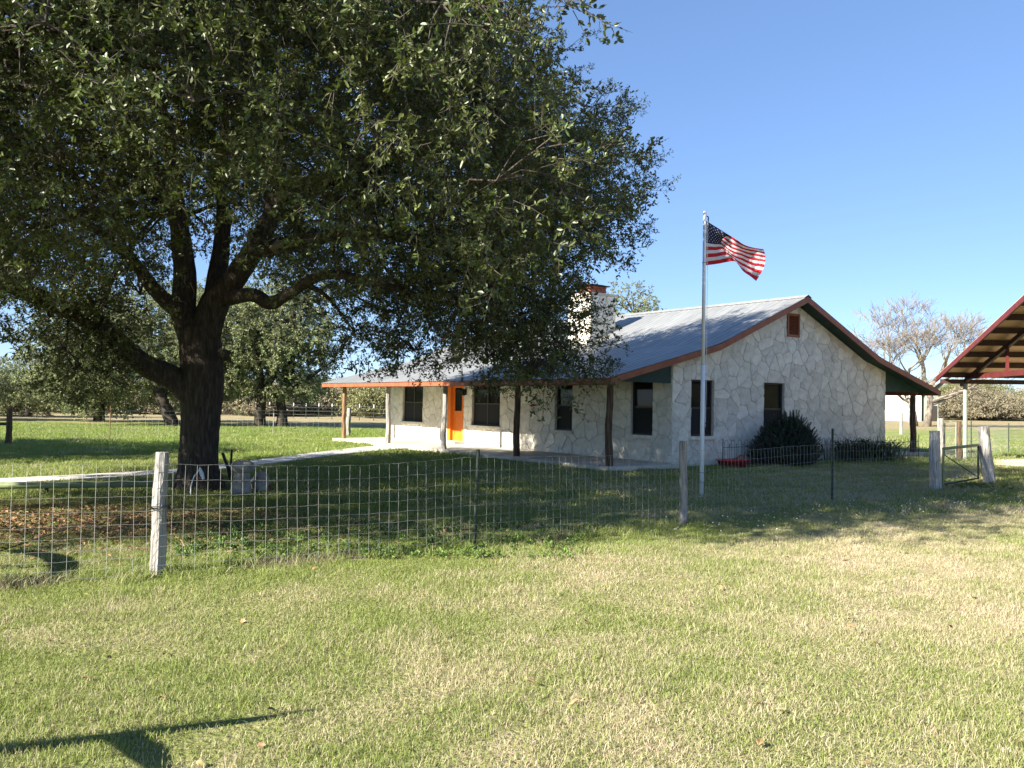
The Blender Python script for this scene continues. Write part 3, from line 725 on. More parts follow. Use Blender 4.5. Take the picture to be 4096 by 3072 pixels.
# dense sunward flank, added out of view to shade the rest of the crown
n0 = len(lobes); tries = 0
while len(lobes) < n0 + 135 and tries < 16000:
    tries += 1; d = (TOSUN*1.1 + Vector((rr.gauss(0,.75), rr.gauss(0,.75), rr.gauss(0,.6)+.3))).normalized(); k = rr.uniform(.50, 1.03)
    p = Vector((CEN.x + d.x*RAD.x*k, CEN.y + d.y*RAD.y*k, CEN.z + d.z*RAD.z*k)); r = rr.uniform(.9, 1.3); q = project(p)
    if p.z < 3.4 or p.y < 5.0 or q is None or (p.y < 6.2 and p.z < 6.5): continue
    rp = F*r*1.1/q[2]
    if not (q[0] < -rp or q[1] < -rp) or in_gap(p, r): continue
    if any((p - Vector(c)).length < .40*(r + e[0]) for c, e in lobes): continue
    lobes.append(((p.x, p.y, p.z), (r, r, r*.9)))
print('sunward lobes', len(lobes)-n0)
# curtains of foliage hanging on the right over the porch, and the lit sprays on the left
for (px, py, dz, r) in ((1420,1330,-.6,.62),(1560,1380,-1.0,.55),(1660,1400,-1.3,.42),(1500,1230,-.4,.7),(1700,1250,-1.2,.75),(1900,1330,-1.5,.7),(2060,1370,-1.8,.65),(2200,1400,-2.0,.62),
        (2290,1340,-1.6,.5),(2180,1250,-1.6,.75),(2000,1180,-1.4,.85),(1800,1100,-1.2,.9),(1600,1050,-.8,.9),(2150,1060,-1.3,.85),(2330,950,-1.0,.8),(2430,830,-.8,.72),(2450,650,-.6,.62),(2380,480,-.3,.5),(2200,1500,-2.2,.34),(2130,1480,-2.0,.33),(2250,1450,-2.0,.36),(1950,1430,-1.6,.36),
        (400,1420,-1.6,.55),(330,1330,-1.9,.55),(480,1250,-1.5,.5),(520,1080,-2.2,.5),(400,1000,-2.6,.55),(620,820,1.5,.7),(760,760,2.2,.8),(960,820,2.5,.7),(1180,900,2.0,.8),(560,960,1.0,.6),(980,650,1.0,.7),(820,900,3.0,.6),(1250,1050,1.5,.7),(200,1280,-1.8,.5),(90,1200,-2.2,.5),(160,1000,-2.6,.6),(300,1480,-1.7,.4),(420,1500,-1.6,.35),(560,1180,-1.6,.45),(260,1400,-2.0,.45),(960,330,-4.4,.42),(900,430,-4.6,.42),(800,640,-4.2,.36),(300,720,-4.4,.45),(380,800,-4.0,.4),(850,330,-4.5,.50),(780,480,-4.3,.52),(880,600,-3.9,.36),(400,650,-4.2,.5),(330,520,-4.2,.45),(1060,90,-4.0,.4),(960,230,-4.2,.42),(1300,420,-3.2,.8),(1500,200,-3.4,.9),(1750,350,-2.6,.9),(1950,180,-2.2,.8),(1100,620,-3.2,.6),(1350,800,-2.4,.8),(600,250,-4.6,.7),(150,600,-4.4,.7),(100,850,-3.6,.7),(650,800,-3.4,.55),(1650,780,-1.8,.9),(1950,850,-1.6,.9),(2200,650,-1.0,.8),(2080,420,-1.2,.8),(120,1120,-2.4,.6),(250,1120,-2.0,.55)):
    p = at(px, py, 14.8 + dz); lobes.append(((p.x, p.y, p.z), (r, r, r*.95)))
P_, D_ = lobes_to_twigs([((c[0]-OB.x, c[1]-OB.y, c[2]), q) for c, q in lobes], 19, seed=5); print('lobes', len(lobes), 'twigs', len(P_))
# stray outer shoots: long thin sprays beyond each outer lobe
sh = random.Random(77); SP = []; SD = []; shoot = MB()
for c, q in lobes:
    o_ = (Vector(c) - CEN); o_.z *= 1.3; o_.normalize()
    for k in range(3):
        d = (o_ + Vector((sh.gauss(0,.55), sh.gauss(0,.55), sh.gauss(0,.4)+.25))).normalized(); a = Vector(c) + Vector((d.x*q[0], d.y*q[1], d.z*q[2]))*.85 - OB; l = sh.uniform(.25,.60)
        shoot.tube([a, a+d*l*.5, a+d*l+Vector((0,0,.05))], [.006,.004,.002], 3, cap=False)
        for t in (.3,.55,.8,1.0): SP.append(tuple(a + d*l*t)); SD.append(tuple(d + Vector((sh.gauss(0,.4), sh.gauss(0,.4), sh.gauss(0,.4)))))
P_ = np.concatenate([P_, np.array(SP)]); D_ = np.concatenate([D_, np.array(SD)]); SZ = rng.uniform(.75, 1.35, len(P_)); SZ[-len(SP):] *= np.tile([.75,.6,.5,.4], len(SP)//4)
tag(shoot.build('shoots', MT['twig'], oak), kind='stuff')
crown = scatter('crown', P_, dirs_to_euler(D_), SZ, OAK, oak)
br = MB(); rb = random.Random(5)
for i, (c, q) in enumerate(lobes):
    cv = Vector(c) - OB
    nd, nr = min(NODES, key=lambda t: (t[0]-cv).length * (1.0 if t[0].z < cv.z+.8 else 1.3)); mid = nd.lerp(cv, .5) + Vector((rb.uniform(-.3,.3), rb.uniform(-.3,.3), rb.uniform(.0,.5)))
    L_ = smooth_line([tuple(nd), tuple(mid), tuple(cv)], 4); r0 = min(nr*.6, .055)
    br.tube(L_, [r0*(1-.75*t/(len(L_)-1)) for t in range(len(L_))], 5, jit=.08, cap=False, seed=i)
    for b in range(6):
        d = Vector((rb.gauss(0,1), rb.gauss(0,1), rb.gauss(0,.8)-.1)).normalized(); e = cv + Vector((d.x*q[0], d.y*q[1], d.z*q[2]))*.95
        m_ = cv.lerp(e, .5) + Vector((0,0,.12)); br.tube([cv, cv.lerp(m_,.6)+Vector((rb.uniform(-.1,.1),rb.uniform(-.1,.1),.05)), m_, e.lerp(m_,.4)+Vector((rb.uniform(-.1,.1),rb.uniform(-.1,.1),0)), e], [.012,.010,.008,.006,.003], 4, cap=False)
tag(br.build('branches', MT['bark'], oak, smooth=True), kind='stuff')
# bare hanging twigs
hb = MB()
for (px, py, dz, ln) in ((540,1290,-1.5,90),(600,1300,-1.2,130),(1770,1330,-1.4,110),(1740,1340,-1.4,90),(1810,1350,-1.4,130),(760,1130,-.6,70),(740,1100,-.6,60),(1440,960,-1.2,90),(1470,1000,-1.2,110),(1490,1040,-1.2,80)):
    a = Vector(oq(px,py,dz)[:3]); b = Vector(oq(px+rb.randint(-25,40),py+ln,dz)[:3]); hb.tube([a, a.lerp(b,.5)+Vector((rb.uniform(-.06,.06),.0,0)), b], [.010,.007,.003], 4, cap=False)
tag(hb.build('bare_twigs', MT['bark_grey'], oak), kind='stuff')

# ---- other oaks
def simple_oak(name, base, trunk, lobe_n, cen, rad, seed, label, per=9, scale=1.25, tmpl=None, lmin=.9, lmax=1.5, zmin=1.0, bark='bark_far'):
    b = Vector(base); root = empty(name, base); tag(root, label, 'tree')
    rs = random.Random(seed); limbs = []
    for i, t in enumerate(trunk): _, L_ = limb(root, 'trunk' if i == 0 else 'limb', t, MT[bark], 10, 4, .08, .04, seed+i); limbs += [Vector(q[:3]) for q in L_]
    lb = []; c0 = Vector(cen); k = 0
    while len(lb) < lobe_n and k < 4000:
        k += 1; d = Vector((rs.gauss(0,1), rs.gauss(0,1), rs.gauss(0,1))).normalized() * rs.uniform(.35,1)**.5
        p = c0 + Vector((d.x*rad[0], d.y*rad[1], d.z*rad[2])); r = rs.uniform(lmin, lmax)
        if p.z - r*.75 < zmin: continue
        if any((p-Vector(c)).length < .6*(r+q[0]) for c, q in lb): continue
        lb.append((tuple(p), (r, r, r*.8)))
    bm_ = MB()
    for c, q in lb:
        cv = Vector(c); nd = min(limbs, key=lambda t: (t-cv).length); m_ = nd.lerp(cv,.5)+Vector((0,0,.25)); bm_.tube([nd, m_, cv], [.07,.045,.02], 5, cap=False)
    bm_.build('branches', MT[bark], root); root.children[-1]['kind'] = 'stuff'
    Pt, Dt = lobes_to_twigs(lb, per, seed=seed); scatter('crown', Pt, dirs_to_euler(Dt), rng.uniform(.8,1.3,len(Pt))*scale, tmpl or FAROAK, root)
    return root
g1 = G(1038,1709); g2 = G(1127,1709); g3 = G(690,1706); g4 = G(742,1700)
simple_oak('oak_tree', g1, [[(0,0,-.1,.36),(0.02,0,.8,.28),(.1,0,1.9,.25),(-.1,0,3.2,.2),(-.3,0,5.0,.12)], [(.1,0,1.9,.18),(.8,0,3.0,.14),(1.2,.2,4.6,.08)]], 26, (-1.4,.3,4.9), (2.9,3.0,3.4), 71, 'oak behind the great tree, left one of the close pair by the porch', zmin=1.6)
simple_oak('oak_tree', g2, [[(0,0,-.1,.36),(0.0,0,.8,.27),(-.1,0,1.7,.25),(.4,0,3.0,.2),(.6,0,5.2,.12)], [(-.05,0,1.6,.18),(1.2,0,2.6,.14),(2.2,.2,3.4,.08)]], 26, (.3,.6,4.9), (2.0,2.8,3.4), 72, 'oak behind the great tree, right one of the close pair by the porch', zmin=1.5)
simple_oak('oak_tree', g3, [[(.1,0,-.1,.40),(-.2,0,.6,.34),(-.8,0,1.9,.28),(-1.2,0,3.1,.22),(-1.4,.2,5.2,.12)]], 40, (-2.9,.6,4.2), (4.8,3.6,3.4), 73, 'oak with leaning trunk left of the great tree', zmin=1.1)
simple_oak('oak_tree', (g4.x, g4.y+2, 0), [[(0,0,-.1,.34),(0,0,1.0,.27),(.2,0,2.4,.22),(.3,0,4.8,.12)]], 22, (.6,.4,4.8), (3.4,3.0,3.1), 74, 'upright oak half hidden behind the great trunk', zmin=1.4)
for (px, yy, hh, rw, sd_, nm) in ((395,52,5.4,3.2,75,'round oak over the field fence, midway along the left tree line'), (110,60,3.7,3.4,76,'low wide oak at far left edge of the field'), (-300,50,3.8,3.6,77,'oak cut off by the left edge beyond the field fence')):
    b = G(px,1690); b = Vector((b.x*yy/b.y, yy, 0))
    simple_oak('oak_tree', b, [[(0,0,-.1,.36),(.05,0,1.0,.28),(0,0,2.2,.22),(.2,0,hh*.7,.12)]], 30, (0,0,hh*.55), (rw,rw*.8,hh*.42), sd_, nm, zmin=.45)
# oak behind the roof, and the oak whose shade falls across the left lawn
b = hw(14.5, 22, 0)
simple_oak('oak_tree', (7.9, 55, 0), [[(0,0,-.1,.4),(0,0,2.5,.3),(.2,0,5,.2),(.1,0,7.5,.1)]], 22, (-.3,0,6.9), (2.2,2.0,2.5), 78, 'oak crown showing over the metal roof beside the chimney', zmin=3.0, lmin=.6, lmax=1.0, per=7)
simple_oak('oak_tree', (-26.0, 17.0, 0), [[(0,0,-.1,.45),(0,0,2.0,.36),(.3,0,4.5,.25),(.2,0,7,.12)]], 64, (0,0,5.4), (6.8,5.2,3.7), 79, 'oak standing left of view that shades the far left lawn', zmin=1.8, per=9, scale=1.7)

# ---- bare tree at right
bare_b = G(3690,1706)
bare = empty('bare_tree', bare_b); bare.scale = (1.2, 1.2, .98); tag(bare, 'leafless grey tree with two trunks beyond the house', 'tree')
def grow(mb, p, d, r, ln, depth, rs, spread):
    pts = [p]; q = p.copy(); dd_ = d.copy(); n = 4
    for i in range(n):
        dd_ = (dd_ + Vector((rs.gauss(0,.13), rs.gauss(0,.13), rs.gauss(0,.08)+.03))).normalized(); q = q + dd_*(ln/n); pts.append(q.copy())
    r1 = r*.62; mb.tube(pts, [r+(r1-r)*i/n for i in range(n+1)], 6 if r > .05 else 4 if r > .02 else 3, cap=False, seed=depth)
    if depth == 0: return
    for k in range(rs.choice((3,3,4)) if depth > 1 else 4):
        a = rs.random()*6.28; o = dd_.orthogonal().normalized(); o = Quaternion(dd_, a) @ o
        nd = (dd_ + o*rs.uniform(.35,.8)*spread + Vector((0,0,.10))).normalized(); t = rs.uniform(.55,1.0); i = min(int(t*n), n-1)
        grow(mb, pts[i].lerp(pts[i+1], t*n-i) if k else pts[-1], nd, max(r1*rs.uniform(.62,.85), .014), ln*rs.uniform(.62,.85), depth-1, rs, spread)
rs = random.Random(4)
tk = MB().tube([(-.55,0,-.1),(-.65,0,1.2),(-.9,0,2.0),(-1.5,0,3.4)], [.25,.18,.17,.13], 9, jit=.05); tk.build('trunk', MT['bark_grey'], bare, smooth=True)
tk = MB().tube([(.35,0,-.1),(.5,0,1.4),(.6,0,2.6),(.2,0,4.0)], [.30,.23,.22,.16], 9, jit=.05); tk.build('trunk', MT['bark_grey'], bare, smooth=True)
sp_ = MB()
for (p, d, r, ln) in (((-1.5,0,3.3),(-.6,.2,.9),.17,2.8), ((-1.4,0,3.2),(-.05,-.3,1),.14,2.6), ((.2,0,3.9),(-.2,.2,1),.2,3.0), ((.3,0,3.2),(.35,-.2,1),.2,3.0), ((.5,0,2.9),(.7,.2,.75),.18,2.9), ((.6,0,2.3),(1.0,-.1,.5),.16,3.0), ((.6,0,2.0),(1.0,.1,.28),.14,3.6), ((-1.0,0,2.2),(-.9,-.2,.6),.12,2.8)):
    grow(sp_, Vector(p), Vector(d).normalized(), r, ln, 5, rs, 1.0)
print('bare tree verts', len(sp_.v))
tag(sp_.build('branches', MT['bark_grey'], bare), kind='stuff')

# ---- brush country behind
def bush_twig(name, m, seed): return twig_mesh(name, m, MT['twig'], .8, 34, .13, .05, seed, .7, side=5)
BR = template('brush_twigs', [bush_twig('brush_twig', MT['brush'], 300), bush_twig('brush_twig', MT['brush'], 301), bush_twig('brush_twig_green', MT['brush_g'], 302), bush_twig('brush_twig_green', MT['brush_g'], 303)])
def thicket(name, label, regions, seed, scale=1.6):
    r_ = np.random.default_rng(seed); P = []; I = []
    for (x0, x1, y0, y1, n, h0, h1) in regions:
        for k in range(n):
            y = r_.uniform(y0, y1); x = r_.uniform(x0, x1) ; h = r_.uniform(h0, h1); w_ = h*r_.uniform(.6,1.1); m_ = int(110*h)
            d = r_.normal(size=(m_,3)); d /= np.linalg.norm(d,axis=1)[:,None]; d[:,2] = np.abs(d[:,2]); kk = r_.random(m_)**.4
            P.append(np.stack([x+d[:,0]*w_*kk, y+d[:,1]*w_*kk, .05+d[:,2]*h*kk*.95], 1)); g_ = r_.random() < .5
            I.append(r_.integers(0,2,m_) + (2 if g_ else 0))
    P = np.concatenate(P); I = np.concatenate(I).astype(np.int32); n = len(P)
    e = np.stack([r_.normal(0,.45,n), r_.normal(0,.45,n), r_.random(n)*6.28], 1)
    o = scatter(name, P, e, r_.uniform(.7,1.3,n)*scale, BR, None, I); return tag(o, label, 'brush', kind='stuff')
thicket('brush_thicket', 'grey brown brush along the far side of the left field', [(-95,-38,54,70,170,.7,2.4), (-66,-8,73,95,170,1.0,2.6), (-95,2,95,130,140,2.2,3.8), (-60,16,130,190,130,2.6,4.6)], 1, 1.5)
thicket('brush_thicket', 'olive scrub thicket beyond the field on the right', [(66,110,82,105,70,2.0,3.6), (58,165,122,165,190,3.2,6.4), (95,150,125,150,30,6.0,8.0), (62,95,-30,82,170,3.5,6.0)], 2, 1.6)  # last patch is out of view, added to darken the window reflections

# ---- shrubs by the gable wall
def needle_mesh(name, m, seed, ln=.35, n=60, l=.035, w_=.005):
    rr_ = random.Random(seed); mb = MB(); top = Vector((rr_.uniform(-.05,.05), rr_.uniform(-.05,.05), ln)); mb.tube([(0,0,0), top*.5, top], [.006,.005,.003], 4, cap=False)
    for k in range(n):
        t = (k+.5)/n; p = top*t; a = k*2.4; d = Vector((math.cos(a), math.sin(a), .9)).normalized(); s_ = d.cross(Vector((0,0,1))).normalized()
        mb.add([p - s_*w_, p + s_*w_, p + d*l*1.2], [(0,1,2)])
    return mb.mesh(name, m)
ROS = template('rosemary_sprigs', [needle_mesh('rosemary_sprig', MT['rosemary'], 400+i, .34, 70, .05, .006) for i in range(3)])
def rosemary(label, u, v, blobs, n, seed):
    root = empty('rosemary_bush', hw(u-.1, v, 0)); tag(root, label, 'bush'); r_ = np.random.default_rng(seed); P = []; D = []
    for (cx, cy, rw, h, sh) in blobs:
        m_ = int(n*sh); d = r_.normal(size=(m_,3)); d /= np.linalg.norm(d,axis=1)[:,None]; d[:,2] = np.abs(d[:,2]); k = r_.random(m_)**.45
        P.append(np.stack([cx+d[:,0]*rw*k, cy+d[:,1]*rw*k, .02+d[:,2]*h*k*.85], 1)); q = d*.6 + r_.normal(size=(m_,3))*.3; q[:,2] += .75; D.append(q)
    P = np.concatenate(P); D = np.concatenate(D); scatter('foliage', P, dirs_to_euler(D), r_.uniform(.7,1.3,len(P)), ROS, root)
    st = MB()
    for k in range(9):
        a = k*.7; st.tube([(0,0,0),(math.cos(a)*.2,math.sin(a)*.2,.35),(math.cos(a)*.5,math.sin(a)*.5,.8)], [.02,.015,.008], 5, cap=False)
    st.build('stems', MT['bark_far'], root); return root
rosemary('large dark rosemary bush against the gable wall under the window', 6.0, -.95, [(0,0,.66,1.40,1.0), (.26,.16,.45,1.22,.6), (-.50,-.25,.45,.80,.5), (.25,-.1,.45,.9,.4), (-.25,.15,.5,1.15,.5)], 1100, 1)
sw = empty('sword_fern', hw(9.75, -.95, 0)); tag(sw, 'low arching dark plant at the back corner of the gable wall', 'plant')
lm = MB(); r2 = random.Random(9)
for k in range(330):
    a = r2.random()*6.28; l = r2.uniform(.6,1.25); bx_, by_ = r2.gauss(0,.42), r2.gauss(0,.28); d = Vector((math.cos(a), math.sin(a), 0)); s_ = Vector((-d.y, d.x, 0))*.026
    pts = [Vector((bx_,by_,0)) + d*l*t*.62 + Vector((0,0,l*(1.15*t-.75*t*t)*1.25)) for t in (0,.3,.6,.85,1)]
    wv = [.7,1,1,.7,.05]; lm.add([p - s_*w_ for p, w_ in zip(pts, wv)] + [p + s_*w_ for p, w_ in zip(pts, wv)], [(i, i+1, i+6, i+5) for i in range(4)])
tag(lm.build('leaves', MT['sword'], sw), kind='stuff')

# ================================================================== wire fences
WH = [.03,.105,.185,.275,.375,.485,.605,.735,.875,1.02]
def wire_run(mb, a, b, h=WH, gap=.105, r=.0023, sag=.0, seed=0, top=1.0, lean=0.0, wob=.012):
    rs_ = random.Random(seed); a = Vector(a); b = Vector(b); L_ = (b-a).length; d = (b-a)/L_; nrm = Vector((-d.y, d.x, 0)); ph = rs_.random()*6
    def P(s, z): return a + d*s + Vector((0,0,z*top - sag*math.sin(math.pi*s/L_)*z/h[-1] + wob*.6*math.sin(s*2.1+ph)*z)) + nrm*(lean*z*math.sin(math.pi*s/L_) + .012*math.sin(s*3.7+ph+z*2))
    for z in h:
        n = max(2, int(L_/.16)); mb.tube([P(L_*i/n, z) + Vector((0,0,.004*((i % 2)*2-1))) for i in range(n+1)], r*(1.15 if z in (h[0], h[-1]) else 1), 3, cap=False)
    n = int(L_/gap)
    for i in range(1, n):
        s = L_*i/n + rs_.uniform(-.006,.006); mb.tube([P(s + rs_.uniform(-.005,.005), z) for z in h[::3]], r*.95, 3, cap=False)
def tpost(parent, base, h, m='tpost', lean=(0,0)):
    b = Vector(base); mb = MB(); t = b + Vector((lean[0], lean[1], h))
    mb.tube([b - Vector((0,0,.1)), t], .021, 4)
    mb2 = MB()
    for k in range(int(h/.055)-3): 
        p = b.lerp(t, (k+4)*.055/h); mb2.box(p + Vector((-.008,-.026,-.007)), p + Vector((.008,-.012,.007)))
    o = mb.build('steel_post', MT[m], parent); mb2.build('studs', MT[m], o)['kind'] = 'stuff'; return o
def wpost(parent, base, h, r, seed, m='cedar', lean=(0,0), n=18):
    b = Vector(base); return cedar('wooden_post', b - Vector((0,0,.1)), b + Vector((lean[0], lean[1], h)), r, MT[m], parent, seed, n, 14, .012)

F0 = G(-700,2385); F1 = G(625,2300); F2 = G(1896,2190); F3 = G(2730,2100); F4 = G(3328,2005); F5 = G(3741,1961); F6 = G(3961,1935)
fence = empty('wire_fence', F1); tag(fence, 'woven wire yard fence on wooden and steel posts in front of the oak', 'fence')
def rel(p, o): return Vector(p) - o.location
off = Vector((.05,-.09,0))
wm = MB()
for i, (a, b) in enumerate(((F0,F1),(F1,F2),(F2,F3),(F3,F4),(F4,F5))):
    wire_run(wm, rel(a,fence)+off, rel(b,fence)+off, seed=i, sag=(.0,.05,.03,.03,.02)[i], lean=.05, r=.0015 if i < 3 else .0015)
tag(wm.build('wire_mesh', MT['wire'], fence), kind='stuff')
wpost(fence, rel(F1,fence), 1.13, .064, 1, lean=(.03,0)); tpost(fence, rel(F2,fence), 1.10, lean=(.03,0)); wpost(fence, rel(F3,fence), 1.15, .052, 2, lean=(.0,.02))
tpost(fence, rel(F4,fence), 1.27); wpost(fence, rel(F5,fence), 1.20, .105, 3, 'cedar_sunlit', lean=(-.02,0)); wpost(fence, rel(F6,fence), 1.27, .115, 4, 'cedar_sunlit', lean=(-.16,0))
MB().tube([rel(F1,fence)+Vector((.0,-.085,.62)), rel(G(345,2090,.40),fence), rel(G(-200,2270,.05),fence)], .005, 4).build('brace_wire', MT['iron'], fence)
tw = MB(); c_ = rel(F1,fence)
for k in range(2): tw.tube([c_+Vector((.02+math.cos(t*.7)*.092, math.sin(t*.7)*.092, .60+.012*k+.004*t)) for t in range(10)], .004, 4)
tw.build('wire_tie', MT['iron'], fence)
# gate between the two stout posts
gate = empty('yard_gate', F5); tag(gate, 'low green pipe gate with wire infill between two stout posts', 'gate')
ga = Vector((.16,0,0)); gbv = rel(F6,gate) - Vector((.28,.02,0)); gd = (gbv-ga).normalized(); gl_ = (gbv-ga).length
def gp(s, z): return ga + gd*s + Vector((0,0,z))
MB().tube([gp(0,.84), gp(gl_,.86)], .030, 8).build('top_rail', MT['pipe_green'], gate)
MB().tube([gp(0,.10), gp(0,.84)], .024, 8).build('stile', MT['pipe_green'], gate); MB().tube([gp(gl_,.10), gp(gl_,.86)], .024, 8).build('stile', MT['tpost'], gate)
MB().tube([gp(0,.12), gp(gl_,.12)], .020, 8).build('bottom_rail', MT['tpost'], gate); MB().tube([gp(.03,.72), gp(gl_-.03,.15)], .010, 6).build('brace', MT['tpost'], gate)
gw = MB(); wire_run(gw, gp(.02,.0), gp(gl_-.02,.0), [.13,.24,.36,.48,.60,.72,.82], .1, .0036, seed=9, wob=.0); tag(gw.build('wire_mesh', MT['wire_far'], gate), kind='stuff')
# fence across the yard at the right, with its wire gate
A = [G(3762,1832), G(3836,1842), G(3884,1836), G(4034,1815), G(4300,1800), G(4800,1790)]
bf = empty('wire_fence', A[0]); tag(bf, 'wire fence running to the right beyond the stout gate posts', 'fence')
for k, (i, h, r, m_) in enumerate(((0,1.33,.10,'cedar'),(1,1.25,.075,'cedar_dark'))): wpost(bf, rel(A[i],bf), h, r, 20+k, m_)
for i, h in ((2,1.30),(3,1.15),(4,1.15)): tpost(bf, rel(A[i],bf), h)
wq = MB()
for i in range(1,5): wire_run(wq, rel(A[i],bf), rel(A[i+1],bf), r=.0032, seed=30+i)
tag(wq.build('wire_mesh', MT['wire_far'], bf), kind='stuff')
sg = empty('wire_gate', A[0]); tag(sg, 'narrow tall wire gate with grey frame between two far wooden posts', 'gate')
q0 = Vector((.14,0,0)); q1 = rel(A[1],sg) - Vector((.10,0,0)); q1.z = 0
MB().tube([q0+Vector((0,0,.08)), q0+Vector((0,0,1.18)), q0.lerp(q1,.5)+Vector((0,0,1.24)), q1+Vector((0,0,1.18)), q1+Vector((0,0,.08))], .018, 6).build('gate_frame', MT['gal'], sg)
sq = MB(); wire_run(sq, q0, q1, [.1,.2,.3,.4,.5,.6,.7,.8,.9,1.0,1.1], .07, .0030, seed=44); tag(sq.build('wire_mesh', MT['wire'], sg), kind='stuff')
# posts out in the field at right
for k, (px, py, h, ln_, nm) in enumerate(((3604,1737,1.35,.05,'pale leaning wooden post in the field left of the dark porch post'), (3637,1690,1.9,0,'thin pale post beside the far white building'))):
    b = G(px, py); r_ = empty('field_post', b); tag(r_, nm, 'post'); cedar('shaft', (0,0,-.1), (ln_,0,h), .10, MT['cedar'], r_, 90+k, 8, 8, .02)
    MB().tube([(0,.0,h*.7),(0,.11,h*.7)], .008, 5).build('staple', MT['iron'], r_)
# wire fence across the left field
LF = [G(-500,1790), G(30,1781), G(437,1757), G(1090,1735), G(1440,1765)]
LF = [LF[0], G(30,1781), G(437,1757), G(1092,1734), G(1420,1728)]
lf = empty('field_fence', LF[1]); tag(lf, 'thin wire field fence on slim stakes behind the great oak', 'fence')
lq = MB()
for i in range(1,4): wire_run(lq, rel(LF[i],lf), rel(LF[i+1],lf), [.1,.3,.5,.7,.9,1.05], .30, .0028, seed=60+i)
tag(lq.build('wire_mesh', MT['wire_far'], lf), kind='stuff')
cedar('wooden_post', (0,0,-.1), (.05,0,1.25), .085, MT['cedar_dark'], lf, 70, 8, 8)
MB().tube([(0,0,.68), rel(G(-500,1785),lf)+Vector((0,0,.68))], .05, 7).build('rail', MT['cedar_dark'], lf)
MB().tube([rel(LF[2],lf), rel(LF[2],lf)+Vector((.02,0,1.25))], .022, 5).build('stake', MT['cedar_tan'], lf)
MB().tube([rel(LF[3],lf), rel(LF[3],lf)+Vector((.02,0,.95))], .026, 5).build('stake', MT['cedar'], lf)
# post by the far end of the porch
pp = empty('porch_yard_post', G(1392,1745)); tag(pp, 'grey weathered post standing behind the far end of the porch', 'post')
cedar('shaft', (0,0,-.1), (.03,0,1.25), .10, MT['cedar'], pp, 99, 9, 8, .03); MB().box((-.02,-.11,.85),(.02,-.06,.88)).build('hinge', MT['iron'], pp)
# far pasture fence: a row of white-topped steel posts
ff = empty('pasture_fence', G(900,1690)); tag(ff, 'distant pasture fence with a row of white tipped posts', 'fence')
fa = Vector((-27,76,0)); fbp = Vector((-8,62,0)); pm = MB().tube([(0,0,-.1),(0,0,1.15)], .03, 5).mesh('far_post', MT['tpost']); tm = MB().tube([(0,0,1.0),(0,0,1.25)], .036, 5).mesh('post_tip', MT['white'])
for k in range(16):
    p = fa.lerp(fbp, k/15) - ff.location; p.z = 0; o = link('far_post', pm, ff, p); link('post_tip', tm, o)
fq = MB()
for z in (.3,.6,.9,1.1): fq.tube([fa - ff.location + Vector((0,0,z)), fbp - ff.location + Vector((0,0,z))], .006, 3)
tag(fq.build('wires', MT['wire_far'], ff), kind='stuff')

# ---- iron hairpin border along the gable bed
ir = empty('iron_border', hw(3.0,-1.05,0), house.rotation_euler.z); tag(ir, 'black iron hairpin garden border along the gable wall', 'garden fence')
hp = MB(); hp.tube([(-.07,0,0),(-.07,0,.68)] + [(-.07*math.cos(t), 0, .68+.07*math.sin(t)) for t in (.4,.8,1.2,1.57,1.95,2.35,2.75)] + [(.07,0,.68),(.07,0,0)], .0055, 4, cap=False); hpm = hp.mesh('hairpin', MT['iron'])
fm = MB().tube([(0,0,0),(0,0,.60)], .0055, 4).add([(-.018,0,.60),(.018,0,.60),(0,0,.665),(0,.012,.62),(0,-.012,.62)], [(0,3,2),(3,1,2),(1,4,2),(4,0,2),(0,4,1,3)]).mesh('picket', MT['iron'])
for k in range(36):
    link('hairpin', hpm, ir, (.13+k*.27,0,0)); link('picket', fm, ir, (.265+k*.27,0,0))
for z in (.12,.56): MB().tube([(0,0,z),(9.8,0,z)], .006, 4).build('rail', MT['iron'], ir)
for x in (0,2.5,4.9,7.3,9.8): MB().tube([(x,0,-.1),(x,0,.78)], .012, 6).build('stake', MT['iron'], ir)

# ================================================================== flag and pole
pole = empty('flagpole', G(2806,1985)); tag(pole, 'white metal flagpole standing in the lawn before the gable', 'flagpole')
MB().tube([(0,0,-.2),(0,0,2.4)], .040, 12).build('lower_tube', MT['white'], pole, smooth=True); MB().tube([(0,0,2.4),(0,0,5.10)], [.034,.030], 12).build('upper_tube', MT['white'], pole, smooth=True)
MB().tube([(0,0,5.10),(0,0,5.13),(0,0,5.16),(0,0,5.175)], [.030,.036,.028,.008], 12).build('cap', MT['white'], pole, smooth=True)
MB().tube([(.03,0,5.08),(.065,0,5.06),(.065,0,4.98),(.05,0,4.95)], .012, 6).build('pulley', MT['iron'], pole)
MB().tube([(.052,-.02,5.0),(.055,-.03,2.6),(.05,-.02,1.25)], .004, 4).build('halyard', MT['white'], pole); MB().tube([(.045,-.03,1.32),(.07,-.03,1.30),(.07,-.03,1.18),(.045,-.03,1.16)], .008, 5).build('cleat', MT['iron'], pole)
zb = MB()
for z in (.25,.42,2.38,4.22): zb.tube([(0,0,z),(0,0,z+.012)], .0415 if z < 2.4 else .037, 12)
zb.build('collars', MT['gal'], pole)
flag = empty('flag', pole.location + Vector((0.05,0,4.0))); tag(flag, 'wind-blown American flag, red and white stripes, drooping from the pole', 'flag')
def fpx(x, y, dz): 
    p = at(2750 + x*.2411, 800 + y*.2411, pole.location.y + dz) - flag.location; return np.array(p)
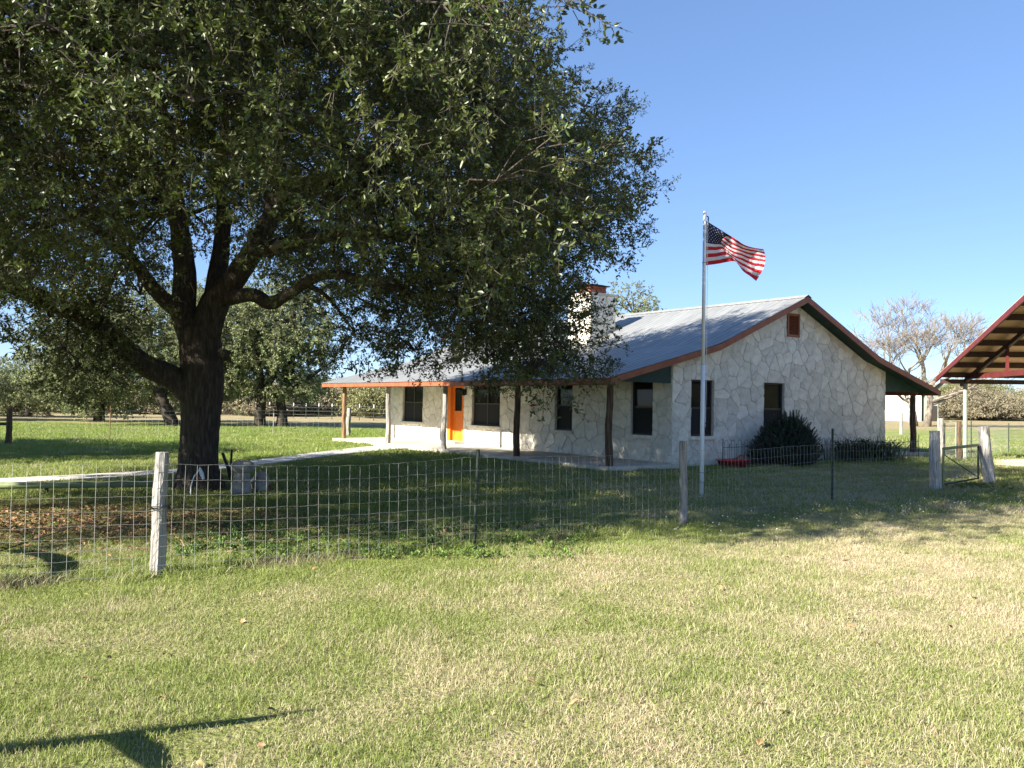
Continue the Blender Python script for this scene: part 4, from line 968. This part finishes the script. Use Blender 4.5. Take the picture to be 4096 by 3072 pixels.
COLS = [(0.0, [(312,345,0),(308,700,0),(306,1085,0)]), (.2, [(480,450,.05),(440,720,.10),(520,1055,.14)]), (.40, [(695,588,-.06),(565,735,.16),(765,1015,.02)]),
        (.55, [(850,680,-.14),(760,870,.02),(850,1090,-.10)]), (.78, [(1060,790,.03),(1010,960,.14),(985,1225,.05)]), (1.0, [(1262,812,.16),(1290,1020,.02),(1135,1345,.14)])]
NU, NV = 60, 52
cols = [(u, np.array([fpx(*q) for q in c])) for u, c in COLS]
def flag_pt(u, v):
    us = [c[0] for c in cols]; row = []
    vv = np.array([0, .52, 1.0])
    P3 = []
    for c in cols:
        a, b, d = c[1]; t = v; # quadratic through the three points
        l0 = (t-.52)*(t-1)/((0-.52)*(0-1)); l1 = t*(t-1)/(.52*(.52-1)); l2 = t*(t-.52)/(1*(1-.52)); P3.append(a*l0+b*l1+d*l2)
    i = max(0, min(len(us)-2, int(np.searchsorted(us, u, 'right')-1))); t = (u-us[i])/(us[i+1]-us[i])
    a = P3[max(i-1,0)]; b = P3[i]; c = P3[i+1]; d = P3[min(i+2,len(us)-1)]
    p = .5*(2*b+(c-a)*t+(2*a-5*b+4*c-d)*t*t+(3*b-a-3*c+d)*t**3)
    p[1] += .035*u*math.sin(u*13+v*5) + .02*math.sin(u*22-v*7)*u
    return p
FP = np.array([[flag_pt(i/NU, j/NV) for j in range(NV+1)] for i in range(NU+1)])
cred = mat('flag red', (.66,.03,.055), None, .75, transl=.45); cwht = mat('flag white', (.82,.81,.80), None, .75, transl=.45); cblu = mat('flag blue', (.022,.026,.085), None, .75, transl=.30)
def stripe_mesh(cells, m_, name, parent):
    mb = MB(); key = {}
    def V_(i, j):
        if (i, j) not in key: key[(i, j)] = len(mb.v); mb.v.append(tuple(FP[i, j]))
        return key[(i, j)]
    for (i, j) in cells: mb.f.append((V_(i,j), V_(i+1,j), V_(i+1,j+1), V_(i,j+1))); mb.m.append(0)
    o = mb.build(name, m_, parent, smooth=True); s_ = o.modifiers.new('cloth', 'SOLIDIFY'); s_.thickness = .002; s_.offset = 0; return o
CU = 24
for k in range(13):
    j0, j1 = k*4, k*4+4; i0 = CU if k < 7 else 0
    stripe_mesh([(i, j) for i in range(i0, NU) for j in range(j0, j1)], cred if k % 2 == 0 else cwht, 'stripe', flag)
canton = stripe_mesh([(i, j) for i in range(CU) for j in range(28)], cblu, 'canton', flag)
def fsurf(u, v, off):
    i = min(int(u*NU), NU-1); j = min(int(v*NV), NV-1); a = u*NU-i; b = v*NV-j
    p = FP[i,j]*(1-a)*(1-b)+FP[i+1,j]*a*(1-b)+FP[i,j+1]*(1-a)*b+FP[i+1,j+1]*a*b
    n_ = np.cross(FP[i+1,j]-FP[i,j], FP[i,j+1]-FP[i,j]); n_ /= np.linalg.norm(n_)+1e-9; return p + n_*off
for r_ in range(9):
    for c_ in range(6 if r_ % 2 == 0 else 5):
        u0 = (.033 + (c_*2 + (r_ % 2))*.0333); v0 = (r_+1)*.0538; mb = MB()
        for sgn in (.003,-.003):
            ring = [fsurf(u0 + math.sin(a*math.pi/5)*q*.42, v0 - math.cos(a*math.pi/5)*q*.72, sgn) for a in range(10) for q in ((.030 if a % 2 == 0 else .0125),)]
            mb.add([fsurf(u0, v0, sgn)] + ring, [(0, 1+i, 1+(i+1) % 10) for i in range(10)])
        mb.build('star', cwht, canton)
MB().tube([tuple(FP[0,j]) for j in range(0,NV+1,4)], .008, 5).build('header', cwht, flag)

# ================================================================== carport at right
cp = empty('carport', (13.80, 27.2, 0), R(-8.5)); tag(cp, 'open carport with red steel frame and brown roof at right edge', 'carport')
CE = 2.62; CS = .30; CR = 7.0; CLN = 9.0
def cz(y): return CE + CS*(-y if y > -CR else 2*CR + y)
def slab_roof(mb, x0, x1, dz0, dz1):
    mb.prism([(.0, CE+dz1), (-CR, cz(-CR)+dz1), (-2*CR, CE+dz1), (-2*CR, CE+dz0), (-CR, cz(-CR)+dz0), (0, CE+dz0)], 'x', x0, x1)
for k in range(10): m_ = MB(); slab_roof(m_, k*.9+.02, k*.9+.915, .06+(.003 if k % 2 else 0), .085+(.003 if k % 2 else 0)); m_.build('roof_sheet', MT['cp_under'], cp)
for x in (.0, CLN):
    m_ = MB(); slab_roof(m_, x, x+.05, -.10, .055); m_.build('rake_beam', MT['steel_red'], cp)
pmx = [y for y in np.arange(-.45, -2*CR, -.92)]
for y in pmx:
    z = cz(y); MB().box((.055, y-.035, z-.10), (CLN, y+.035, z+.055)).build('purlin', MT['steel_dark'], cp)
for x in (.75, 4.6, 8.4):
    tr_ = MB(); slab_roof(tr_, x, x+.09, -.24, -.105); tr_.build('rafter', MT['steel_dark'], cp)
    MB().box((x,-2*CR+.5,CE-.02),(x+.08,-.45,CE+.13)).build('tie_beam', MT['steel_red'], cp)
    for y in (-3.4,-7.0,-10.6): MB().box((x+.01,y-.05,CE+.13),(x+.07,y+.05,cz(y)-.23)).build('king_post', MT['steel_red'], cp)
    for y in (-.35,-2*CR+.35): MB().tube([(x+.04,y,-.1),(x+.04,y,CE-.16)], .065, 10).build('post', MT['gal'], cp)
for y in (-.30,-2*CR+.30): MB().box((.06,y-.09,CE-.16),(CLN,y+.05,CE-.02)).build('eave_beam', MT['steel_dark'], cp)

# ---- far white building
wb_ = G(3540,1682); wb = empty('white_shed', (wb_.x, wb_.y, 0)); tag(wb, 'small white building with tan roof edge far behind the house', 'building')
MB().box((0,0,0),(4.7,5,3.55)).build('wall', MT['blg_white'], wb); MB().box((-.25,-.25,3.55),(4.95,5.2,3.95)).build('roof', MT['cp_under'], wb)
MB().box((5.2,-.6,0),(6.6,3.4,3.75)).build('side_wall', MT['gal'], wb); MB().box((5.55,-.66,0),(6.4,-.61,2.0)).build('door', MT['frame'], wb)
for x in (1.15,2.35,3.5): MB().box((x,-.03,0),(x+.04,-.002,3.5)).build('panel_seam', MT['mortar'], wb)

# ---- things under the oak
gpipe = empty('pipe_rail', G(0,1987)); tag(gpipe, 'long green pipe rail lying low across the left of the yard', 'pipe')
pa = rel(G(-500,1990),gpipe); pb = rel(G(690,1966),gpipe)
MB().tube([pa+Vector((0,0,.16)), pb+Vector((0,0,.14))], .058, 10).build('pipe', MT['pipe_green'], gpipe, smooth=True)
for t in (.2,.55,.97): p = pa.lerp(pb,t); MB().tube([p+Vector((0,.0,-.1)), p+Vector((0,0,.13))], .03, 7).build('support', MT['tpost'], gpipe)
pd_ = empty('stone_pedestal', G(962,1976)); tag(pd_, 'squat grey stone pedestal with rounded cap beside the oak trunk', 'pedestal')
MB().tube([(0,0,-.05),(0,0,.1),(.02,0,.30),(.03,0,.38)], [.20,.17,.14,.13], 12, jit=.06).build('shaft', MT['rock'], pd_); MB().tube([(.03,0,.36),(.03,0,.41),(.03,0,.49),(.03,0,.55),(.03,0,.575)], [.12,.20,.205,.15,.05], 14, jit=.04).build('cap', MT['rock'], pd_, smooth=True)
def boulder(name, label, base, r, seed, m='rock'):
    bm = bmesh.new(); bmesh.ops.create_icosphere(bm, subdivisions=3, radius=1); rs_ = random.Random(seed); ph = [rs_.random()*6 for _ in range(6)]
    for v in bm.verts:
        c = v.co; k = 1 + .12*math.sin(2.3*c.x+ph[0]+1.7*c.y) + .10*math.sin(3.1*c.z+ph[1]+2*c.x) + .05*math.sin(7*c.y+ph[2]); v.co = Vector((c.x*r[0]*k, c.y*r[1]*k, c.z*r[2]*k + r[2]*.8))
    me = bpy.data.meshes.new(name); bm.to_mesh(me); bm.free(); me.materials.append(MT[m]); o = link(name, me, None, base); return tag(o, label, 'rock')
boulder('boulder', 'pale rounded boulder leaning behind the stone pedestal', G(1040,1968), (.17,.14,.19), 3)
boulder('boulder', 'small red brown stone in the grass near the pedestal', G(1075,1965), (.09,.08,.06), 5, 'brick')
st = empty('iron_stake', G(912,1925)); tag(st, 'dark forked iron stake stuck in the ground right of the oak trunk', 'stake')
MB().tube([(-.12,0,.55),(0,0,.25),(.06,0,-.05)], .03, 6).build('handle', MT['iron'], st); MB().tube([(.06,0,.62),(.05,0,.35),(.03,.0,-.05)], .022, 6).build('prong', MT['iron'], st)
hs = empty('bent_pipe', G(770,1990)); tag(hs, 'thin pale bent pipe standing at the foot of the oak', 'pipe')
MB().tube(smooth_line([(-.02,0,-.05),(-.03,0,.15),(.01,0,.32),(.09,0,.44),(.11,0,.50)],3), .010, 6).build('tube', MT['white'], hs); MB().tube([(.11,0,.48),(.14,-.01,.40),(.18,-.02,.30)], [.015,.035,.02], 6).build('nozzle', MT['white'], hs)
# red plastic tub by the wall
tb = empty('red_tub', hw(3.95,-.62,0), house.rotation_euler.z); tag(tb, 'low red plastic tub on the grass at the house corner', 'tub')
def ring(rx, ry, z, n=18): return [(rx*math.copysign(abs(math.cos(2*math.pi*i/n))**.6, math.cos(2*math.pi*i/n)), ry*math.copysign(abs(math.sin(2*math.pi*i/n))**.6, math.sin(2*math.pi*i/n)), z) for i in range(n)]
rgs = [ring(.36,.26,0), ring(.42,.31,.16), ring(.46,.35,.17), ring(.46,.35,.20), ring(.40,.29,.19), ring(.33,.23,.04)]; tm_ = MB(); n = 18
tm_.v = [p for r_ in rgs for p in r_]; tm_.f = [(a*n+i, a*n+(i+1) % n, (a+1)*n+(i+1) % n, (a+1)*n+i) for a in range(5) for i in range(n)] + [tuple(range(5*n,6*n)), tuple(range(n-1,-1,-1))]; tm_.m = [0]*len(tm_.f)
tm_.build('tub_body', MT['red'], tb, smooth=True); MB().tube([(.30,-.1,.19),(.38,-.05,.30),(.40,.08,.30),(.34,.16,.19)], .018, 6).build('handle', MT['red'], tb)

# ================================================================== grass, litter, blossoms
def blade_mat():
    m = bpy.data.materials.new('grass blade'); m.use_nodes = True; t = m.node_tree; n = t.nodes; L = t.links; p = n['Principled BSDF']
    p.inputs['Roughness'].default_value = .6; p.inputs['Specular IOR Level'].default_value = .25; c = lawn_color(t, True); L.new(c, p.inputs['Base Color'])
    tr = n.new('ShaderNodeBsdfTranslucent'); L.new(c, tr.inputs[0]); mx = n.new('ShaderNodeMixShader'); mx.inputs[0].default_value = .38
    L.new(p.outputs[0], mx.inputs[1]); L.new(tr.outputs[0], mx.inputs[2]); L.new(mx.outputs[0], n['Material Output'].inputs[0]); return m
BM = blade_mat()
def tuft(name, seed, n, rad, h0, h1, w_):
    rs_ = random.Random(seed); vs = []; fs = []; at_ = []
    for k in range(n):
        a = rs_.random()*6.28; q = rad*math.sqrt(rs_.random()); x, y = q*math.cos(a), q*math.sin(a); h = rs_.uniform(h0, h1); b = rs_.random()*6.28; ln_ = h*rs_.uniform(.3,1.5)
        dx, dy = math.cos(b)*ln_, math.sin(b)*ln_; s = rs_.random()*6.28; wx, wy = math.cos(s)*w_/2, math.sin(s)*w_/2; c = rs_.random(); i = len(vs)
        vs += [(x-wx,y-wy,-.005),(x+wx,y+wy,-.005),(x+dx*.45+wx*.8,y+dy*.45+wy*.8,h*.62),(x+dx*.45-wx*.8,y+dy*.45-wy*.8,h*.62),(x+dx,y+dy,h*rs_.uniform(.8,1))]
        fs += [(i,i+1,i+2,i+3),(i+3,i+2,i+4)]; at_ += [c]*5
    me = bpy.data.meshes.new(name); me.from_pydata(vs, [], fs); me.materials.append(BM); a_ = me.attributes.new('bl', 'FLOAT', 'POINT'); a_.data.foreach_set('value', at_); return me
TUFT = template('grass_tufts', [tuft('grass_tuft', 500+i, 140, .17, .010, .034, .0033) for i in range(4)])
TUFT2 = template('grass_tufts_far', [tuft('grass_tuft_far', 510+i, 90, .30, .02, .07, .008) for i in range(3)])
TALL = template('tall_tufts', [tuft('tall_tuft', 520+i, 60, .12, .05, .13, .005) for i in range(3)])
HM = [(p.x, p.y) for p in (hw(-.3,-.35), hw(2*RX+.3,-.35), hw(2*RX+.3,FAR+.1), hw(-.3,FAR+.1))]
PATHP = [(p.x, p.y) for p in pl] + [(p.x, p.y) for p in reversed(pr)]; TRK = [(p.x, p.y) for p in sl_] + [(p.x, p.y) for p in reversed(sr_)]
def grass_points(y0, y1, dens, marg, seed):
    r_ = np.random.default_rng(seed); A_ = (y1-y0)*2*(y1*.66+marg); n = int(A_*dens)
    y = r_.uniform(y0, y1, n); x = r_.uniform(-1, 1, n)*(y1*.66+marg); k = np.abs(x) < y*.66+marg; x = x[k]; y = y[k]
    keep = np.array([not (inpoly(a, b, HM) or inpoly(a, b, PATHP) or inpoly(a, b, TRK)) if b > 11 else True for a, b in zip(x, y)], bool)
    return x[keep], y[keep]
def lawn(name, label, zones, tm, seed):
    X = []; Y = []; S = []
    for i, (y0, y1, dens, marg, s0, s1) in enumerate(zones):
        x, y = grass_points(y0, y1, dens, marg, seed+i); X.append(x); Y.append(y); S.append(rng.uniform(s0, s1, len(x)))
    x = np.concatenate(X); y = np.concatenate(Y); s = np.concatenate(S); n = len(x)
    hvar = .75 + .5*(np.sin(x*1.9+y*.7)*np.sin(y*2.3-x*.6)*.5+.5); sc3 = np.stack([s, s, s*hvar*rng.uniform(.7,1.3,n)], 1)
    print(name, n); o = scatter(name, np.stack([x, y, np.zeros(n)], 1), np.stack([rng.normal(0,.06,n), rng.normal(0,.06,n), rng.random(n)*6.28], 1), sc3, tm); return tag(o, label, 'grass', kind='stuff')
lawn('lawn_grass', 'short green and straw coloured lawn in the foreground', [(1.8, 6.5, 75, 1.5, .85, 1.25), (6.5, 13, 40, 1.5, .95, 1.4)], TUFT, 1)
lawn('yard_grass', 'mown grass of the yard beyond the fence', [(13, 24, 16, 2, .8, 1.3), (24, 46, 5, 3, 1.2, 2.0)], TUFT2, 10)
# taller grass at posts and along the fence
tx = []
for a, b, n in ((F0,F1,60),(F1,F2,70),(F2,F3,50),(F3,F4,26),(F4,F5,22)):
    for k in range(n):
        p = a.lerp(b, random.random()); tx.append((p.x+random.gauss(0,.12), p.y+random.gauss(0,.14), 0))
for p0, n in ((F1,16),(F3,10),(F5,14),(F6,26),(OB,30)):
    for k in range(n): a = random.random()*6.28; q = random.uniform(.08,.42) + (.35 if p0 is OB else 0); tx.append((p0.x+math.cos(a)*q, p0.y+math.sin(a)*q, 0))
tx = np.array(tx); n = len(tx)
tag(scatter('fence_grass', tx, np.stack([rng.normal(0,.1,n), rng.normal(0,.1,n), rng.random(n)*6.28],1), rng.uniform(.5,1.15,n), TALL), 'taller grass left unmown along the wire fence', 'grass', kind='stuff')
def leaf_t(name, m, l, w_): return MB().add([(0,-l/2,0),(w_/2,-.1*l,.006),(w_/2*.8,.25*l,.010),(0,l/2,.003),(-w_/2*.8,.25*l,.010),(-w_/2,-.1*l,.006)], [(0,1,2,3),(0,3,4,5)]).mesh(name, m)
LIT = template('litter_leaves', [leaf_t('dead_leaf', MT['litter'], .06, .028), leaf_t('dead_leaf', MT['litter'], .045, .03)])
lp = []
for k in range(5200):
    p = (random.gauss(-6.0, 1.9), random.gauss(10.7, .95)); lp.append((*p, random.uniform(.008,.04)))
for k in range(120): y = random.uniform(2.5, 12); lp.append((random.uniform(-.66,.66)*y, y, random.uniform(.012,.045)))
lp = np.array(lp); n = len(lp)
tag(scatter('leaf_litter', lp, np.stack([rng.normal(0,.35,n), rng.normal(0,.35,n), rng.random(n)*6.28],1), rng.uniform(.7,1.4,n), LIT), 'fallen brown oak leaves scattered on the ground', 'leaves', kind='stuff')
FLW = template('blossoms', [MB().add([(math.cos(a*math.pi/5)*(.011 if a % 2 == 0 else .006), math.sin(a*math.pi/5)*(.011 if a % 2 == 0 else .006), .0) for a in range(10)] + [(0,0,.006)], [(i,(i+1) % 10,10) for i in range(10)]).mesh('blossom', MT['flower'])])
wp = []
for k in range(260):
    t = random.random(); a = G(2700,2120); b = G(4050,1990); p = a.lerp(b, t); wp.append((p.x+random.gauss(0,.25), p.y+random.gauss(0,.5), random.uniform(.05,.08)))
wp = np.array(wp); n = len(wp)
tag(scatter('white_blossoms', wp, np.stack([rng.normal(-.4,.4,n), rng.normal(0,.4,n), rng.random(n)*6.28],1), rng.uniform(.7,1.3,n), FLW), 'tiny white blossoms sprinkled in the shaded grass', 'flowers', kind='stuff')
# low leafy weeds
WEED = template('weed_rosettes', [twig_mesh('weed_rosette', mat('weed leaf', (.10,.17,.035), (.17,.25,.06), .6, 20, objrand=.25, transl=.25), MT['twig'], .07, 22, .035, .018, 600+i, .9) for i in range(2)])
we = []
for k in range(120): a = random.random()*6.28; q = abs(random.gauss(0,.42)); p = G(3890,1950); we.append((p.x+math.cos(a)*q*1.3, p.y+math.sin(a)*q, .0))
for k in range(520): p = G(random.uniform(700,2350), random.uniform(2090,2240)); we.append((p.x, p.y, 0))
for k in range(70): p = G(random.gauss(1500,160), random.gauss(1745,8)); we.append((p.x, p.y, 0))
we = np.array(we); n = len(we)
tag(scatter('low_weeds', we, np.stack([rng.normal(0,.2,n), rng.normal(0,.2,n), rng.random(n)*6.28],1), rng.uniform(.5,1.2,n), WEED), 'bright low leafy weeds in the grass by the fence and gate', 'weeds', kind='stuff')

# ---- unseen limbs added just left of view to cast shade on the near lawn
dl = empty('shadow_limb', (-3.6,3.3,0)); tag(dl, 'unseen leaning limb added left of view to cast the long shadow on near grass', 'branch')
MB().tube(smooth_line([(0,0,-.1),(.25,-.05,.45),(.6,-.1,.9),(.87,-.11,1.2)],3), [.06,.06,.058,.056,.055,.052,.048,.04,.03,.014], 7, jit=.12).build('stem', MT['cedar'], dl)
MB().tube([(.55,-.10,.83),(.80,-.22,.78),(1.08,-.34,.70)], [.045,.045,.02], 6, jit=.1).build('side_branch', MT['cedar'], dl)
db = empty('shadow_limb', (-6.05,6.95,0)); tag(db, 'unseen crooked limb added left of view to cast the short curved shade by the first post', 'branch')
MB().tube(smooth_line([(-.6,.85,.95),(-.2,.4,1.1),(.1,0,1.12),(.45,-.45,1.05),(.7,-.8,.85)],3), [.03,.05,.06,.065,.07,.07,.075,.075,.075,.07,.06,.05,.03], 7, jit=.15).build('stem', MT['cedar'], db)
MB().tube([(0,0,-.1),(.05,.05,.5),(.1,0,1.1)], [.05,.045,.04], 6, jit=.1).build('prop', MT['cedar'], db)
